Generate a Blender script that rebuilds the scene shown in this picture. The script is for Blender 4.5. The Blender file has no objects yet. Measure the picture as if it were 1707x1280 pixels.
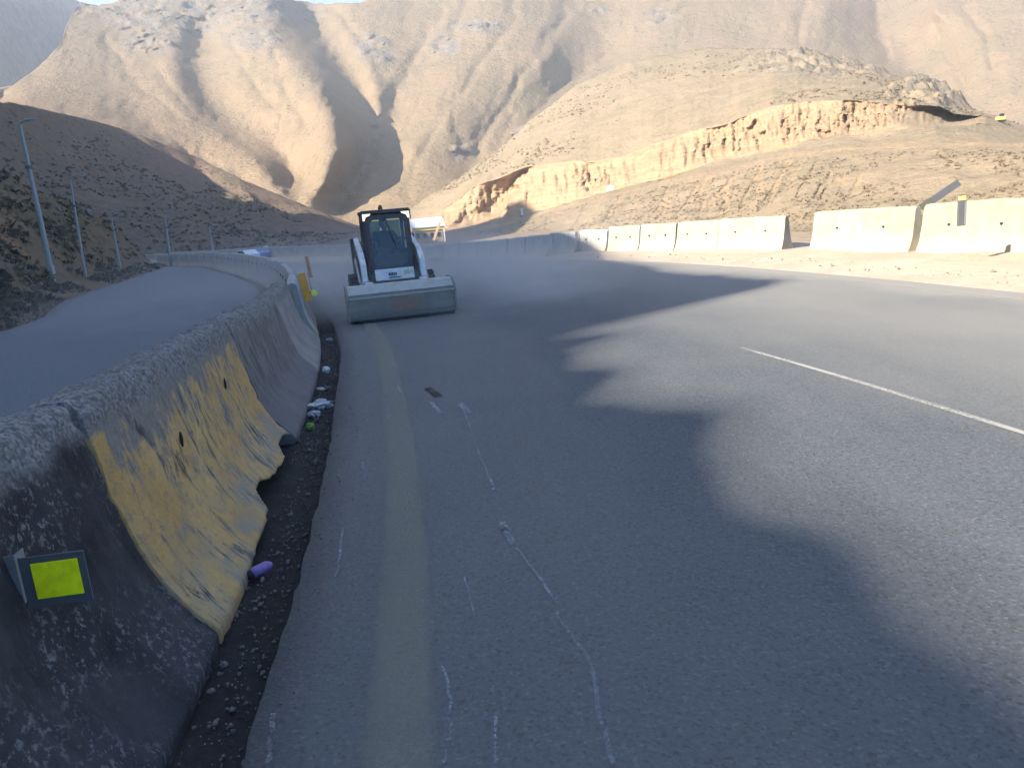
import bpy, bmesh, math, random
import numpy as np
from mathutils import Vector, Matrix
random.seed(7); rng = np.random.default_rng(7)
sc = bpy.context.scene
C = sc.collection
R_ = math.radians

# ------------------------------------------------------------------ camera, sky, sun, exposure
EYE = 1.65; FOC = 1282.0; PITCH = R_(12.37); ROLL = R_(4.95)
Fv = np.array([0, math.cos(PITCH), -math.sin(PITCH)])
R0 = np.array([1.0, 0, 0]); U0 = np.array([0, math.sin(PITCH), math.cos(PITCH)])
Rv = math.cos(ROLL) * R0 - math.sin(ROLL) * U0
Uv = math.cos(ROLL) * U0 + math.sin(ROLL) * R0
CAM = np.array([0, 0, EYE])
cd = bpy.data.cameras.new('camera'); cam = bpy.data.objects.new('camera', cd); C.objects.link(cam)
cd.sensor_width = 36; cd.lens = 36 * FOC / 1707; cd.clip_start = 0.05; cd.clip_end = 9000
M = Matrix(((Rv[0], Uv[0], -Fv[0]), (Rv[1], Uv[1], -Fv[1]), (Rv[2], Uv[2], -Fv[2])))
cam.matrix_world = Matrix.Translation(Vector(CAM)) @ M.to_4x4()
sc.camera = cam
SUN_EL = R_(27.0); SD = np.array([0.81, 0.586]); SD /= np.linalg.norm(SD)   # ground direction the light travels in
TE = math.tan(SUN_EL)
tosun = Vector((-SD[0] * math.cos(SUN_EL), -SD[1] * math.cos(SUN_EL), math.sin(SUN_EL)))
w = bpy.data.worlds.new('World'); sc.world = w; w.use_nodes = True
wn = w.node_tree; wn.nodes.clear()
sky = wn.nodes.new('ShaderNodeTexSky'); sky.sky_type = 'NISHITA'; sky.sun_disc = False
sky.sun_elevation = SUN_EL; sky.sun_rotation = math.atan2(tosun.x, tosun.y)
sky.air_density = 0.8; sky.dust_density = 0.0; sky.ozone_density = 1.5
bg = wn.nodes.new('ShaderNodeBackground'); bg.inputs[1].default_value = 0.05
wo = wn.nodes.new('ShaderNodeOutputWorld')
tint = wn.nodes.new('ShaderNodeMix'); tint.data_type = 'RGBA'; tint.blend_type = 'MULTIPLY'; tint.inputs[0].default_value = 1; tint.inputs[7].default_value = (.27, .88, 1.42, 1)
wn.links.new(sky.outputs[0], tint.inputs[6]); wn.links.new(tint.outputs[2], bg.inputs[0]); wn.links.new(bg.outputs[0], wo.inputs[0])
sl = bpy.data.lights.new('sun', 'SUN'); sl.energy = 5.0; sl.angle = R_(0.55); sl.color = (1.0, 0.90, 0.73)
sun = bpy.data.objects.new('sun', sl); C.objects.link(sun)
sun.rotation_euler = tosun.to_track_quat('Z', 'Y').to_euler()
sc.view_settings.view_transform = 'Standard'; sc.view_settings.look = 'None'
sc.view_settings.exposure = 2.0; sc.view_settings.gamma = 1.0; sc.view_settings.use_curve_mapping = False
sc.render.engine = 'CYCLES'
sc.cycles.use_denoising = True; sc.cycles.max_bounces = 6; sc.cycles.volume_bounces = 1
sc.cycles.transparent_max_bounces = 12

# ------------------------------------------------------------------ helpers
def ray(x, y):
    x = np.asarray(x, float); y = np.asarray(y, float)
    d = Fv * FOC + (x[..., None] - 853.5) * Rv - (y[..., None] - 640) * Uv
    return d / np.linalg.norm(d, axis=-1, keepdims=True)
def ground(x, y, z=0.0):
    d = ray(x, y); return CAM + d * ((z - EYE) / d[2])
def at(x, y, r):          # a world point at horizontal range r along a line of sight
    d = ray(x, y); h = np.hypot(d[..., 0], d[..., 1]); return CAM + d * (np.asarray(r) / h)[..., None]

_P = rng.permutation(4096).astype(np.int64); _G = rng.random(4096) * 2 - 1
def vnoise(p):
    p = np.asarray(p, float); i = np.floor(p).astype(np.int64); f = p - i; f = f * f * f * (f * (f * 6 - 15) + 10)
    def h(a, b, c): return _G[_P[(_P[(_P[(i[..., 0] + a) & 4095] + i[..., 1] + b) & 4095] + i[..., 2] + c) & 4095]]
    r = 0
    for a in (0, 1):
        wa = f[..., 0] if a else 1 - f[..., 0]
        for b in (0, 1):
            wb = f[..., 1] if b else 1 - f[..., 1]
            for c in (0, 1):
                wc = f[..., 2] if c else 1 - f[..., 2]
                r = r + wa * wb * wc * h(a, b, c)
    return r
def fbm(p, o=4, g=0.5):
    p = np.asarray(p, float); s = 0; a = 1; t = 0
    for k in range(o):
        s = s + a * vnoise(p * 2 ** k + 17.3 * k); t += a; a *= g
    return s / t
def sstep(a, b, x):
    t = np.clip((x - a) / (b - a), 0, 1); return t * t * (3 - 2 * t)
def spline(pts, n):       # Catmull-Rom resampled to n points of even spacing
    P = np.array(pts, float); Q = np.vstack([2 * P[0] - P[1], P, 2 * P[-1] - P[-2]]); out = []
    for i in range(1, len(Q) - 2):
        t = np.linspace(0, 1, 24, endpoint=False)[:, None]
        a, b, c, d = Q[i - 1], Q[i], Q[i + 1], Q[i + 2]
        out.append(0.5 * ((2 * b) + (-a + c) * t + (2 * a - 5 * b + 4 * c - d) * t ** 2 + (-a + 3 * b - 3 * c + d) * t ** 3))
    out = np.vstack(out + [P[-1:]])
    s = np.r_[0, np.cumsum(np.linalg.norm(np.diff(out, axis=0), axis=1))]
    u = np.linspace(0, s[-1], n)
    return np.stack([np.interp(u, s, out[:, k]) for k in range(out.shape[1])], 1)
def normals2(P):
    T = np.gradient(P[:, :2], axis=0); T /= np.linalg.norm(T, axis=1, keepdims=True)
    return np.stack([T[:, 1], -T[:, 0]], 1)      # to the right of travel

def mesh_obj(name, V, Fc, mat=None, parent=None, smooth=False, uv=None, attrs=None):
    me = bpy.data.meshes.new(name); me.from_pydata([tuple(v) for v in np.asarray(V, float).tolist()], [], [tuple(f) for f in Fc])
    if uv is not None:
        l = me.uv_layers.new(name='UVMap'); vi = np.empty(len(me.loops), np.int32); me.loops.foreach_get('vertex_index', vi)
        l.data.foreach_set('uv', np.asarray(uv, np.float32)[vi].ravel())
    for k, a in (attrs or {}).items():
        me.attributes.new(k, 'FLOAT', 'POINT').data.foreach_set('value', np.asarray(a, np.float32).ravel())
    if smooth: me.polygons.foreach_set('use_smooth', [True] * len(me.polygons))
    me.update()
    o = bpy.data.objects.new(name, me); C.objects.link(o)
    if mat: me.materials.append(mat)
    if parent: o.parent = parent
    return o
def grid_faces(n, m):     # n rows, m columns
    i = np.arange(n - 1)[:, None]; j = np.arange(m - 1)[None]; a = (i * m + j)
    return np.stack([a, a + 1, a + m + 1, a + m], -1).reshape(-1, 4).tolist()
def grid_obj(name, G, mat, parent=None, uv=None, attrs=None, smooth=True, flip=False):
    n, m = G.shape[:2]; f = grid_faces(n, m)
    if flip: f = [x[::-1] for x in f]
    return mesh_obj(name, G.reshape(-1, 3), f, mat, parent, smooth, None if uv is None else uv.reshape(-1, 2),
                    {k: v.ravel() for k, v in (attrs or {}).items()})
def tag(o, label=None, cat=None, group=None, kind=None):
    if label: o['label'] = label
    if cat: o['category'] = cat
    if group: o['group'] = group
    if kind: o['kind'] = kind
    return o
def empty(name, loc, rz=0):
    o = bpy.data.objects.new(name, None); C.objects.link(o); o.location = loc; o.rotation_euler = (0, 0, rz); o.empty_display_size = .2; return o

class MB:                 # collects shapes into one mesh
    def __init__(s): s.bm = bmesh.new()
    def box(s, c, d, rot=None, bev=0.0):
        r = bmesh.ops.create_cube(s.bm, size=1); v = r['verts']
        bmesh.ops.scale(s.bm, vec=d, verts=v)
        if bev > 0:
            e = list({e for x in v for e in x.link_edges}); q = bmesh.ops.bevel(s.bm, geom=e, offset=bev, segments=2, affect='EDGES', profile=.6)
            v = list({x for f in q['faces'] for x in f.verts} | {x for x in v if x.is_valid})
        if rot: bmesh.ops.rotate(s.bm, cent=(0, 0, 0), matrix=Matrix.Rotation(rot[0], 3, rot[1]), verts=v)
        bmesh.ops.translate(s.bm, vec=c, verts=v); return s
    def cyl(s, a, b, r1, r2=None, n=20):
        a = Vector(a); b = Vector(b); d = b - a
        q = bmesh.ops.create_cone(s.bm, cap_ends=True, segments=n, radius1=r1, radius2=r1 if r2 is None else r2, depth=d.length)
        bmesh.ops.rotate(s.bm, cent=(0, 0, 0), matrix=d.to_track_quat('Z', 'Y').to_matrix(), verts=q['verts'])
        bmesh.ops.translate(s.bm, vec=(a + b) / 2, verts=q['verts']); return s
    def prism(s, prof, x0, x1):   # prof of (y, z) points, extruded in x
        A = [s.bm.verts.new((x0, y, z)) for y, z in prof]; B = [s.bm.verts.new((x1, y, z)) for y, z in prof]
        n = len(prof)
        for i in range(n): s.bm.faces.new((A[i], A[(i + 1) % n], B[(i + 1) % n], B[i]))
        s.bm.faces.new(A[::-1]); s.bm.faces.new(B); return s
    def prismy(s, prof, y0, y1):  # prof of (x, z) points, extruded in y
        A = [s.bm.verts.new((x, y0, z)) for x, z in prof]; B = [s.bm.verts.new((x, y1, z)) for x, z in prof]
        n = len(prof)
        for i in range(n): s.bm.faces.new((A[i], A[(i + 1) % n], B[(i + 1) % n], B[i]))
        s.bm.faces.new(A[::-1]); s.bm.faces.new(B); return s
    def ico(s, c, r, sub=2, sc_=(1, 1, 1), jit=0):
        q = bmesh.ops.create_icosphere(s.bm, subdivisions=sub, radius=r)
        for v in q['verts']:
            k = 1 + jit * (random.random() - .5) * 2
            v.co = Vector((v.co.x * sc_[0] * k + c[0], v.co.y * sc_[1] * k + c[1], v.co.z * sc_[2] * k + c[2]))
        return s
    def build(s, name, mat, parent=None, smooth=False, bevel=0):
        bmesh.ops.recalc_face_normals(s.bm, faces=s.bm.faces)
        me = bpy.data.meshes.new(name); s.bm.to_mesh(me); s.bm.free()
        o = bpy.data.objects.new(name, me); C.objects.link(o); me.materials.append(mat)
        if smooth:
            me.polygons.foreach_set('use_smooth', [True] * len(me.polygons))
            me.set_sharp_from_angle(angle=R_(35))
        if bevel:
            b = o.modifiers.new('bevel', 'BEVEL'); b.width = bevel; b.segments = 2; b.limit_method = 'ANGLE'
        if parent: o.parent = parent
        return o

# ------------------------------------------------------------------ materials
class NT:
    def __init__(s, name):
        s.m = bpy.data.materials.new(name); s.m.use_nodes = True; s.t = s.m.node_tree; s.t.nodes.clear()
        s.out = s.t.nodes.new('ShaderNodeOutputMaterial')
    def n(s, ty, **k):
        x = s.t.nodes.new('ShaderNode' + ty)
        for a, b in k.items(): setattr(x, a, b)
        return x
    def l(s, a, b): s.t.links.new(a, b)
    def coord(s, scale=(1, 1, 1), src='Object', rot=(0, 0, 0)):
        tc = s.n('TexCoord'); mp = s.n('Mapping'); s.l(tc.outputs[src], mp.inputs[0])
        mp.inputs['Scale'].default_value = scale; mp.inputs['Rotation'].default_value = rot; return mp.outputs[0]
    def noise(s, vec, scale, detail=6, rough=.6, dist=0):
        x = s.n('TexNoise'); s.l(vec, x.inputs['Vector']); x.inputs['Scale'].default_value = scale
        x.inputs['Detail'].default_value = detail; x.inputs['Roughness'].default_value = rough; x.inputs['Distortion'].default_value = dist
        return x.outputs[0]
    def voro(s, vec, scale, feat='F1', out='Distance'):
        x = s.n('TexVoronoi', feature=feat); s.l(vec, x.inputs['Vector']); x.inputs['Scale'].default_value = scale; return x.outputs[out]
    def ramp(s, v, *st):
        x = s.n('ValToRGB'); s.l(v, x.inputs[0]); e = x.color_ramp.elements
        while len(e) < len(st): e.new(.5)
        for i, (p, c) in enumerate(st):
            e[i].position = p; e[i].color = (c, c, c, 1) if not isinstance(c, tuple) else (*c, 1)
        return x.outputs[0]
    def mix(s, f, a, b, mode='MIX'):
        x = s.n('Mix', data_type='RGBA', blend_type=mode)
        for k, v in ((0, f), (6, a), (7, b)):
            if isinstance(v, (int, float)): x.inputs[k].default_value = v if k == 0 else (v, v, v, 1)
            elif isinstance(v, tuple): x.inputs[k].default_value = (*v, 1)
            else: s.l(v, x.inputs[k])
        return x.outputs[2]
    def math(s, op, a, b=0, clamp=False):
        x = s.n('Math', operation=op); x.use_clamp = clamp
        for k, v in ((0, a), (1, b)):
            if isinstance(v, (int, float)): x.inputs[k].default_value = v
            else: s.l(v, x.inputs[k])
        return x.outputs[0]
    def attr(s, name): return s.n('Attribute', attribute_name=name).outputs['Fac']
    def bump(s, h, strength=.5, dist=.05, prev=None):
        x = s.n('Bump'); s.l(h, x.inputs['Height']); x.inputs['Strength'].default_value = strength; x.inputs['Distance'].default_value = dist
        if prev is not None: s.l(prev, x.inputs['Normal'])
        return x.outputs[0]
    def bsdf(s, col, rough=.8, normal=None, metal=0, spec=.3, alpha=None, emit=None):
        b = s.n('BsdfPrincipled')
        if isinstance(col, tuple): b.inputs['Base Color'].default_value = (*col, 1)
        else: s.l(col, b.inputs['Base Color'])
        if isinstance(rough, (int, float)): b.inputs['Roughness'].default_value = rough
        else: s.l(rough, b.inputs['Roughness'])
        b.inputs['Metallic'].default_value = metal; b.inputs['Specular IOR Level'].default_value = spec
        if normal is not None: s.l(normal, b.inputs['Normal'])
        if alpha is not None: s.l(alpha, b.inputs['Alpha'])
        if emit: b.inputs['Emission Color'].default_value = (*emit[0], 1); b.inputs['Emission Strength'].default_value = emit[1]
        s.l(b.outputs[0], s.out.inputs[0]); return s.m

def m_dirty(name, col, dirt=(.16, .13, .10), amt=.5, rough=.55, metal=0, scale=6, spec=.4):
    t = NT(name); c = t.coord()
    k = t.noise(c, scale, 8, .65); f = t.ramp(k, (.62 - amt * .35, 0.0), (.78, 1.0))
    k2 = t.noise(c, scale * 7, 5, .6)
    cc = t.mix(f, col, dirt); cc = t.mix(t.ramp(k2, (.35, .25), (.65, 0.0)), cc, dirt)
    r = t.mix(f, rough, .9)
    return t.bsdf(cc, r, t.bump(k2, .25, .004), metal, spec)
def m_flat(name, col, rough=.6, metal=0, emit=None):
    t = NT(name); c = t.coord(); k = t.noise(c, 25, 4)
    cc = t.mix(t.ramp(k, (.3, .0), (.7, 1.0)), tuple(x * .8 for x in col), tuple(min(1, x * 1.12) for x in col))
    return t.bsdf(cc, rough, t.bump(k, .1, .003), metal, emit=emit)

def m_asphalt(name, dust=.5, base=(.056, .066, .078), dustc=(.215, .205, .188)):
    t = NT(name); c = t.coord()
    agg = t.voro(c, 75, 'F1', 'Color'); aggd = t.voro(c, 75)
    g = t.noise(c, 38, 8, .75); big = t.noise(c, .35, 5, .55, .6); mid = t.noise(t.coord((1, .22, 1), rot=(0, 0, R_(6))), 1.6, 6, .6)
    col = t.mix(t.ramp(g, (.3, 0.0), (.72, 1.0)), tuple(x * .62 for x in base), tuple(x * 1.55 for x in base))
    sp = t.n('SeparateColor'); t.l(agg, sp.inputs[0])
    col = t.mix(t.ramp(sp.outputs[0], (.86, 0.0), (.96, .35)), col, (.17, .17, .165))
    col = t.mix(t.ramp(sp.outputs[1], (.80, 0.0), (.95, .7)), col, (.022, .022, .024))
    d = t.math('ADD', t.math('MULTIPLY', t.ramp(big, (.3, 0.0), (.7, 1.0)), .55), t.math('MULTIPLY', t.ramp(mid, (.3, 0.0), (.75, 1.0)), .45))
    d = t.math('MULTIPLY', d, dust)
    d = t.math('ADD', d, t.attr('dust'), True)  # attribute holds dust plus the paling of the sunlit lanes
    col = t.mix(d, col, dustc)
    nb = t.bump(aggd, .45, .004); nb = t.bump(g, .45, .005, nb)
    return t.bsdf(col, .82, nb, spec=.35)

def m_terrain(name, c1, c2, c3, speck=(.12, .10, .065), s=1.0, speckscale=1.2, bumpd=.6, rock=(.30, .27, .24), cut=(.52, .38, .24), fleck=.5):
    t = NT(name); c = t.coord()
    n1 = t.noise(c, .012 * s, 5, .55, .4); n2 = t.noise(c, .06 * s, 8, .62); n3 = t.noise(c, .9 * s, 6, .7)
    strata = t.noise(t.coord((.35, .35, 5)), .25 * s, 6, .65)
    col = t.mix(t.ramp(n1, (.38, 0.0), (.62, 1.0)), c1, c2)
    col = t.mix(t.ramp(n2, (.45, 0.0), (.68, .85)), col, c3)
    col = t.mix(t.ramp(n3, (.3, .35), (.7, 0.0)), col, speck)
    v = t.voro(c, speckscale); k = t.math('MULTIPLY', t.ramp(v, (.16, 1.0), (.30, 0.0)), t.ramp(n2, (.35, .1), (.6, fleck)))
    v2 = t.voro(c, speckscale * .37); k2 = t.math('MULTIPLY', t.ramp(v2, (.14, 1.0), (.26, 0.0)), t.ramp(n2, (.4, .0), (.65, fleck * .8)))
    k = t.math('MAXIMUM', k, k2)
    col = t.mix(k, col, speck)
    rk = t.math('MULTIPLY', t.attr('rock'), t.ramp(t.noise(c, .22 * s, 8, .75), (.42, 0.0), (.55, 1.0)))
    rc = t.mix(t.ramp(t.noise(c, .7 * s, 8, .7), (.3, 0.0), (.7, 1.0)), tuple(x * .6 for x in rock), tuple(x * 1.25 for x in rock))
    col = t.mix(rk, col, rc)
    cc = t.mix(t.ramp(strata, (.35, 0.0), (.7, 1.0)), tuple(x * .72 for x in cut), tuple(min(1, x * 1.2) for x in cut))
    cc = t.mix(t.ramp(t.noise(t.coord((1, 1, .25)), .8, 6, .7), (.4, .5), (.65, .0)), cc, (.34, .205, .115))
    col = t.mix(t.attr('cut'), col, cc)
    h = t.math('ADD', t.math('MULTIPLY', n3, .6), t.math('MULTIPLY', k, .5))
    h = t.math('ADD', h, t.math('MULTIPLY', t.noise(c, .22 * s, 8, .75), 2.2))
    return t.bsdf(col, .95, t.bump(h, .75, bumpd), spec=.1)

def m_soil(name, a, b, speck, scale=3, bumpd=.03, bands=False):
    t = NT(name); c = t.coord(); n1 = t.noise(c, .5, 6, .6, .4); n2 = t.noise(c, scale, 8, .7); v = t.voro(c, scale * 4)
    col = t.mix(t.ramp(n1, (.35, 0.0), (.65, 1.0)), a, b); col = t.mix(t.ramp(n2, (.3, .6), (.6, 0.0)), col, speck)
    col = t.mix(t.ramp(v, (.1, .35), (.25, 0.0)), col, tuple(min(1, x * 1.5) for x in b))
    return t.bsdf(col, .95, t.bump(t.math('ADD', n2, t.math('MULTIPLY', v, -.4)), .8, bumpd), spec=.15)

def m_wall_concrete(name, a=(.62, .60, .49), b=(.44, .42, .35)):
    t = NT(name); c = t.coord(); cs = t.coord((1.4, 1.4, .25))
    n1 = t.noise(c, 1.3, 6, .6); n2 = t.noise(c, 14, 7, .7); st = t.noise(cs, 5, 6, .65)
    col = t.mix(t.ramp(n1, (.35, 0.0), (.65, 1.0)), b, a); col = t.mix(t.ramp(st, (.46, 0.0), (.68, .7)), col, (.20, .18, .15))
    col = t.mix(t.ramp(n2, (.28, .5), (.42, 0.0)), col, (.20, .19, .16))
    sz = t.n('SeparateXYZ'); t.l(t.coord(), sz.inputs[0])
    dz = t.math('SUBTRACT', .52, sz.outputs[2]); dz = t.math('MULTIPLY', dz, 2.4, True)
    col = t.mix(t.math('MULTIPLY', dz, t.ramp(n1, (.3, .35), (.7, 1.0))), col, (.46, .37, .27))
    return t.bsdf(col, .9, t.bump(n2, .5, .012), spec=.2)

# UV: u metres along the block, v metres up its face
def m_near_concrete(name, kind):
    t = NT(name); uv = t.coord(src='UV'); c = t.coord(); s = t.coord((5.5, .75, 1), 'UV'); sf = t.coord((13, 3.4, 1), 'UV')
    sx = t.n('SeparateXYZ'); t.l(uv, sx.inputs[0]); u, v = sx.outputs[0], sx.outputs[1]
    n = t.noise(c, 2.2, 7, .62); fine = t.noise(c, 26, 8, .72); streak = t.noise(s, 1.0, 6, .62, .5); streakf = t.noise(sf, 1.0, 7, .7, .6)
    vf = t.voro(c, 30); vf2 = t.math('ADD', t.math('MULTIPLY', t.noise(t.coord((1, .6, 1)), 34, 8, .8), .85), t.math('MULTIPLY', vf, .2))
    topm = t.math('ADD', v, t.math('MULTIPLY', t.math('SUBTRACT', n, .5), .30))
    topw = t.ramp(t.math('MULTIPLY', topm, .5), (.530, 0.0), (.58, 1.0))      # crumbling pale crown
    vc = t.n('SeparateColor'); t.l(t.voro(c, 70, 'F1', 'Color'), vc.inputs[0]); crown = t.mix(t.ramp(t.math('ADD', t.math('MULTIPLY', vc.outputs[0], .5), t.math('MULTIPLY', fine, .6)), (.34, 0.0), (.78, 1.0)), (.105, .10, .098), (.25, .243, .235)); crown = t.mix(t.ramp(n, (.35, .45), (.6, 0.0)), crown, (.095, .09, .088))
    crown = t.mix(t.ramp(fine, (.3, .7), (.5, 0.0)), crown, (.085, .08, .078))
    if kind == 'dark':
        col = t.mix(t.ramp(n, (.35, 0.0), (.7, 1.0)), (.018, .018, .021), (.062, .058, .060))
        col = t.mix(t.ramp(streak, (.5, 0.0), (.72, .4)), col, (.12, .108, .10))
        fl = t.math('MULTIPLY', t.ramp(t.noise(c, 34, 6, .7), (.53, 0.0), (.60, 1.0)), t.ramp(t.noise(c, 3.0, 5, .65), (.44, 0.0), (.62, .75)))
        col = t.mix(fl, col, (.21, .205, .20))
        low = t.ramp(t.math('MULTIPLY', v, 1.6), (.25, .55), (.75, 0.0))
        col = t.mix(t.math('MULTIPLY', low, t.ramp(n, (.4, .2), (.6, .8))), col, (.052, .056, .066))
    elif kind == 'yellow':
        col = t.mix(t.ramp(fine, (.3, 0.0), (.7, 1.0)), (.13, .115, .10), (.24, .215, .19))
        lowg = t.ramp(t.math('ADD', v, t.math('MULTIPLY', t.math('SUBTRACT', n, .5), .5)), (.28, 1.0), (.48, 0.0))
        col = t.mix(t.math('MULTIPLY', lowg, .8), col, (.27, .235, .18))
        edge = t.math('MAXIMUM', t.ramp(u, (.05, 1.0), (.16, 0.0)), 0.0)
        pm = t.math('ADD', t.math('MULTIPLY', streakf, .6), t.math('MULTIPLY', t.noise(c, 3.4, 5, .6), .55))
        pm = t.math('ADD', pm, t.math('MULTIPLY', edge, .12))
        hi = t.ramp(t.math('MULTIPLY', topm, .5), (.38, 0.0), (.56, .16)); pm = t.math('SUBTRACT', pm, t.math('MULTIPLY', topw, .3)); pm = t.math('SUBTRACT', pm, hi); pm = t.math('SUBTRACT', pm, t.math('MULTIPLY', lowg, .06))
        ym = t.ramp(pm, (.455, 0.0), (.53, 1.0))
        yc = t.mix(t.ramp(n, (.35, 0.0), (.65, 1.0)), (.43, .25, .085), (.50, .33, .14))
        yc = t.mix(t.ramp(fine, (.3, .6), (.5, 0.0)), yc, (.25, .16, .07))
        ym = t.math('MULTIPLY', ym, t.ramp(t.noise(c, 9, 8, .75), (.36, .25), (.52, 1.0))); lowv = t.ramp(v, (.15, .55), (.6, 0.0)); ym = t.math('MULTIPLY', ym, t.math('SUBTRACT', 1, t.math('MULTIPLY', lowv, t.ramp(t.noise(c, 2.6, 4, .6), (.4, 0.0), (.6, 1.0)))))
        col = t.mix(ym, col, yc)
        ck = t.math('MULTIPLY', t.ramp(streakf, (.40, 1.0), (.46, 0.0)), t.ramp(n, (.42, .0), (.6, .9)))
        col = t.mix(ck, col, (.055, .045, .04))
    elif kind == 'pale':
        col = t.mix(t.ramp(n, (.35, 0.0), (.7, 1.0)), (.20, .18, .165), (.28, .26, .24)); col = t.mix(t.ramp(streakf, (.52, .0), (.68, .5)), col, (.11, .095, .09))
    else:
        col = t.mix(t.ramp(n, (.35, 0.0), (.7, 1.0)), (.12, .105, .10), (.20, .18, .17))
        col = t.mix(t.ramp(streakf, (.46, .0), (.62, .75)), col, (.065, .055, .052))
        low = t.ramp(v, (.35, 1.0), (.6, 0.0)); col = t.mix(t.math('MULTIPLY', low, .6), col, (.15, .14, .14))
    col = t.mix(topw, col, crown)
    nb = t.bump(fine, .5, .006)
    nb = t.bump(vf2, .5, .007, nb); nb = t.bump(t.voro(c, 70), .5, .006, nb)
    return t.bsdf(col, .93, nb, spec=.2)

def m_paint(name, col, wear=.5, scale=30, al=1.0):
    t = NT(name); c = t.coord(); k = t.noise(c, scale, 8, .7); k2 = t.noise(c, 2.0, 5, .6)
    f = t.math('ADD', t.math('MULTIPLY', k, .55), t.math('MULTIPLY', k2, .45))
    a = t.ramp(f, (wear - .08, 0.0), (wear + .08, al))
    a = t.math('MULTIPLY', a, t.attr('edge'))
    return t.bsdf(col, .8, t.bump(k, .3, .004), alpha=a, spec=.2)

MAT = dict(
    asphalt=m_asphalt('dusty_asphalt', .27), asphalt2=m_asphalt('smooth_asphalt', .30, (.085, .105, .130), (.15, .15, .15)),
    gutter=m_soil('gutter_grit', (.026, .027, .029), (.046, .045, .044), (.015, .015, .016), 9, .012),
    sand=m_soil('roadside_sand', (.36, .295, .225), (.41, .34, .27), (.29, .235, .175), 1.4, .02),
    dirt=m_soil('dry_dirt', (.24, .18, .13), (.30, .235, .17), (.16, .12, .085), 1.2, .06),
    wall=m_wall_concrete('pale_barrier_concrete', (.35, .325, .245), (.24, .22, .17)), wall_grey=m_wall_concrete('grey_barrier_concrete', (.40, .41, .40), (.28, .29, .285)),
    wall_cream=m_wall_concrete('cream_barrier_concrete', (.36, .34, .215), (.27, .25, .165)),
    c_dark=m_near_concrete('blackened_concrete', 'dark'), c_yel=m_near_concrete('peeling_yellow_concrete', 'yellow'), c_grey=m_near_concrete('streaked_grey_concrete', 'grey'),
    black=m_flat('black_rubber', (.022, .022, .023), .8), painted_hole=m_flat('recess_shade_paint', (.03, .027, .025), .95),  # second one: dark colour standing in for shade inside lifting holes
    steel=m_dirty('galvanised_steel', (.30, .32, .34), amt=.3, rough=.45, metal=.6), steel_dark=m_dirty('weathered_steel', (.10, .105, .115), amt=.3, rough=.5, metal=.3),
    pole=m_dirty('pale_pole_paint', (.27, .31, .33), amt=.15, rough=.5), lime=m_flat('lime_reflector', (.95, .88, .01), .45),
    lime2=m_flat('yellow_green_reflector', (.85, .80, .12), .45),
    orange=m_dirty('orange_board', (.75, .33, .04), (.35, .17, .05), .35), wood=m_dirty('bare_wood', (.50, .31, .17), amt=.3),
    white=m_dirty('dusty_white_paint', (.66, .68, .70), (.30, .27, .23), .25, .5), cab=m_dirty('dark_cab_paint', (.035, .036, .040), (.12, .105, .095), .45, .5),
    bucket=m_dirty('worn_bucket_steel', (.21, .22, .205), (.15, .105, .075), .6, .65, .2, 2.6),
    bucket_rim=m_dirty('dusty_bucket_rim', (.36, .38, .36), (.23, .22, .19), .4, .7, .1, 4), rust=m_dirty('rusty_patch', (.26, .125, .075), (.15, .11, .085), .5, .9, 0, 7),
    lens=m_flat('lit_work_lamp', (.9, .82, .65), .3, emit=((1.0, .86, .62), .35)), amber=m_flat('beacon_lens', (.20, .07, .02), .3),
    navy=m_flat('navy_print', (.02, .035, .09), .5), limeprint=m_flat('faded_green_print', (.45, .52, .30), .5), purple=m_flat('purple_plastic', (.22, .15, .38), .35),
    trash=m_flat('pale_plastic_film', (.42, .42, .44), .4), trash_green=m_flat('green_plastic', (.16, .30, .06), .4),
    stone=m_dirty('grey_stone', (.15, .145, .14), amt=.5, rough=.9), skin=m_flat('skin', (.26, .15, .10), .6), cloth=m_flat('dark_cloth', (.03, .035, .05), .9),
    roofw=m_dirty('white_sheet_roof', (.62, .64, .74), amt=.2), yellow=m_dirty('yellow_band', (.72, .60, .16), amt=.2), tanwall=m_dirty('tan_wall', (.42, .33, .23), amt=.4),
    carw=m_dirty('white_car_paint', (.68, .72, .78), amt=.1, rough=.3), carb=m_dirty('blue_car_paint', (.10, .16, .38), amt=.1, rough=.3), green=m_dirty('yellow_green_sheet', (.42, .50, .12), amt=.3),
    tglass=m_flat('dark_window_glass', (.02, .025, .03), .12),
)
def m_bucket():
    t = NT('scraped_bucket_steel'); c = t.coord(); n = t.noise(c, 3, 8, .65); f = t.noise(c, 22, 7, .7); st = t.noise(t.coord((.8, 1, 9)), 2.2, 6, .65)
    mp = t.coord((1 / .36, 0, 1 / .17)); x = t.n('VectorMath', operation='DISTANCE'); t.l(mp, x.inputs[0]); x.inputs[1].default_value = (.02 / .36, 0, .27 / .17)
    d = t.math('ADD', x.outputs['Value'], t.math('MULTIPLY', t.math('SUBTRACT', t.noise(c, 5, 8, .75), .5), 2.6)); mk = t.ramp(d, (.55, .85), (1.0, 0.0))
    col = t.mix(t.ramp(n, (.35, 0.0), (.68, 1.0)), (.17, .155, .13), (.25, .235, .205)); col = t.mix(t.ramp(st, (.5, 0.0), (.7, .6)), col, (.15, .115, .085))
    col = t.mix(mk, col, t.mix(t.ramp(f, (.3, 0.0), (.7, 1.0)), (.20, .105, .07), (.30, .18, .13)))
    return t.bsdf(col, .75, t.bump(f, .4, .006), spec=.3)
MAT['bucket'] = m_bucket()
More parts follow.
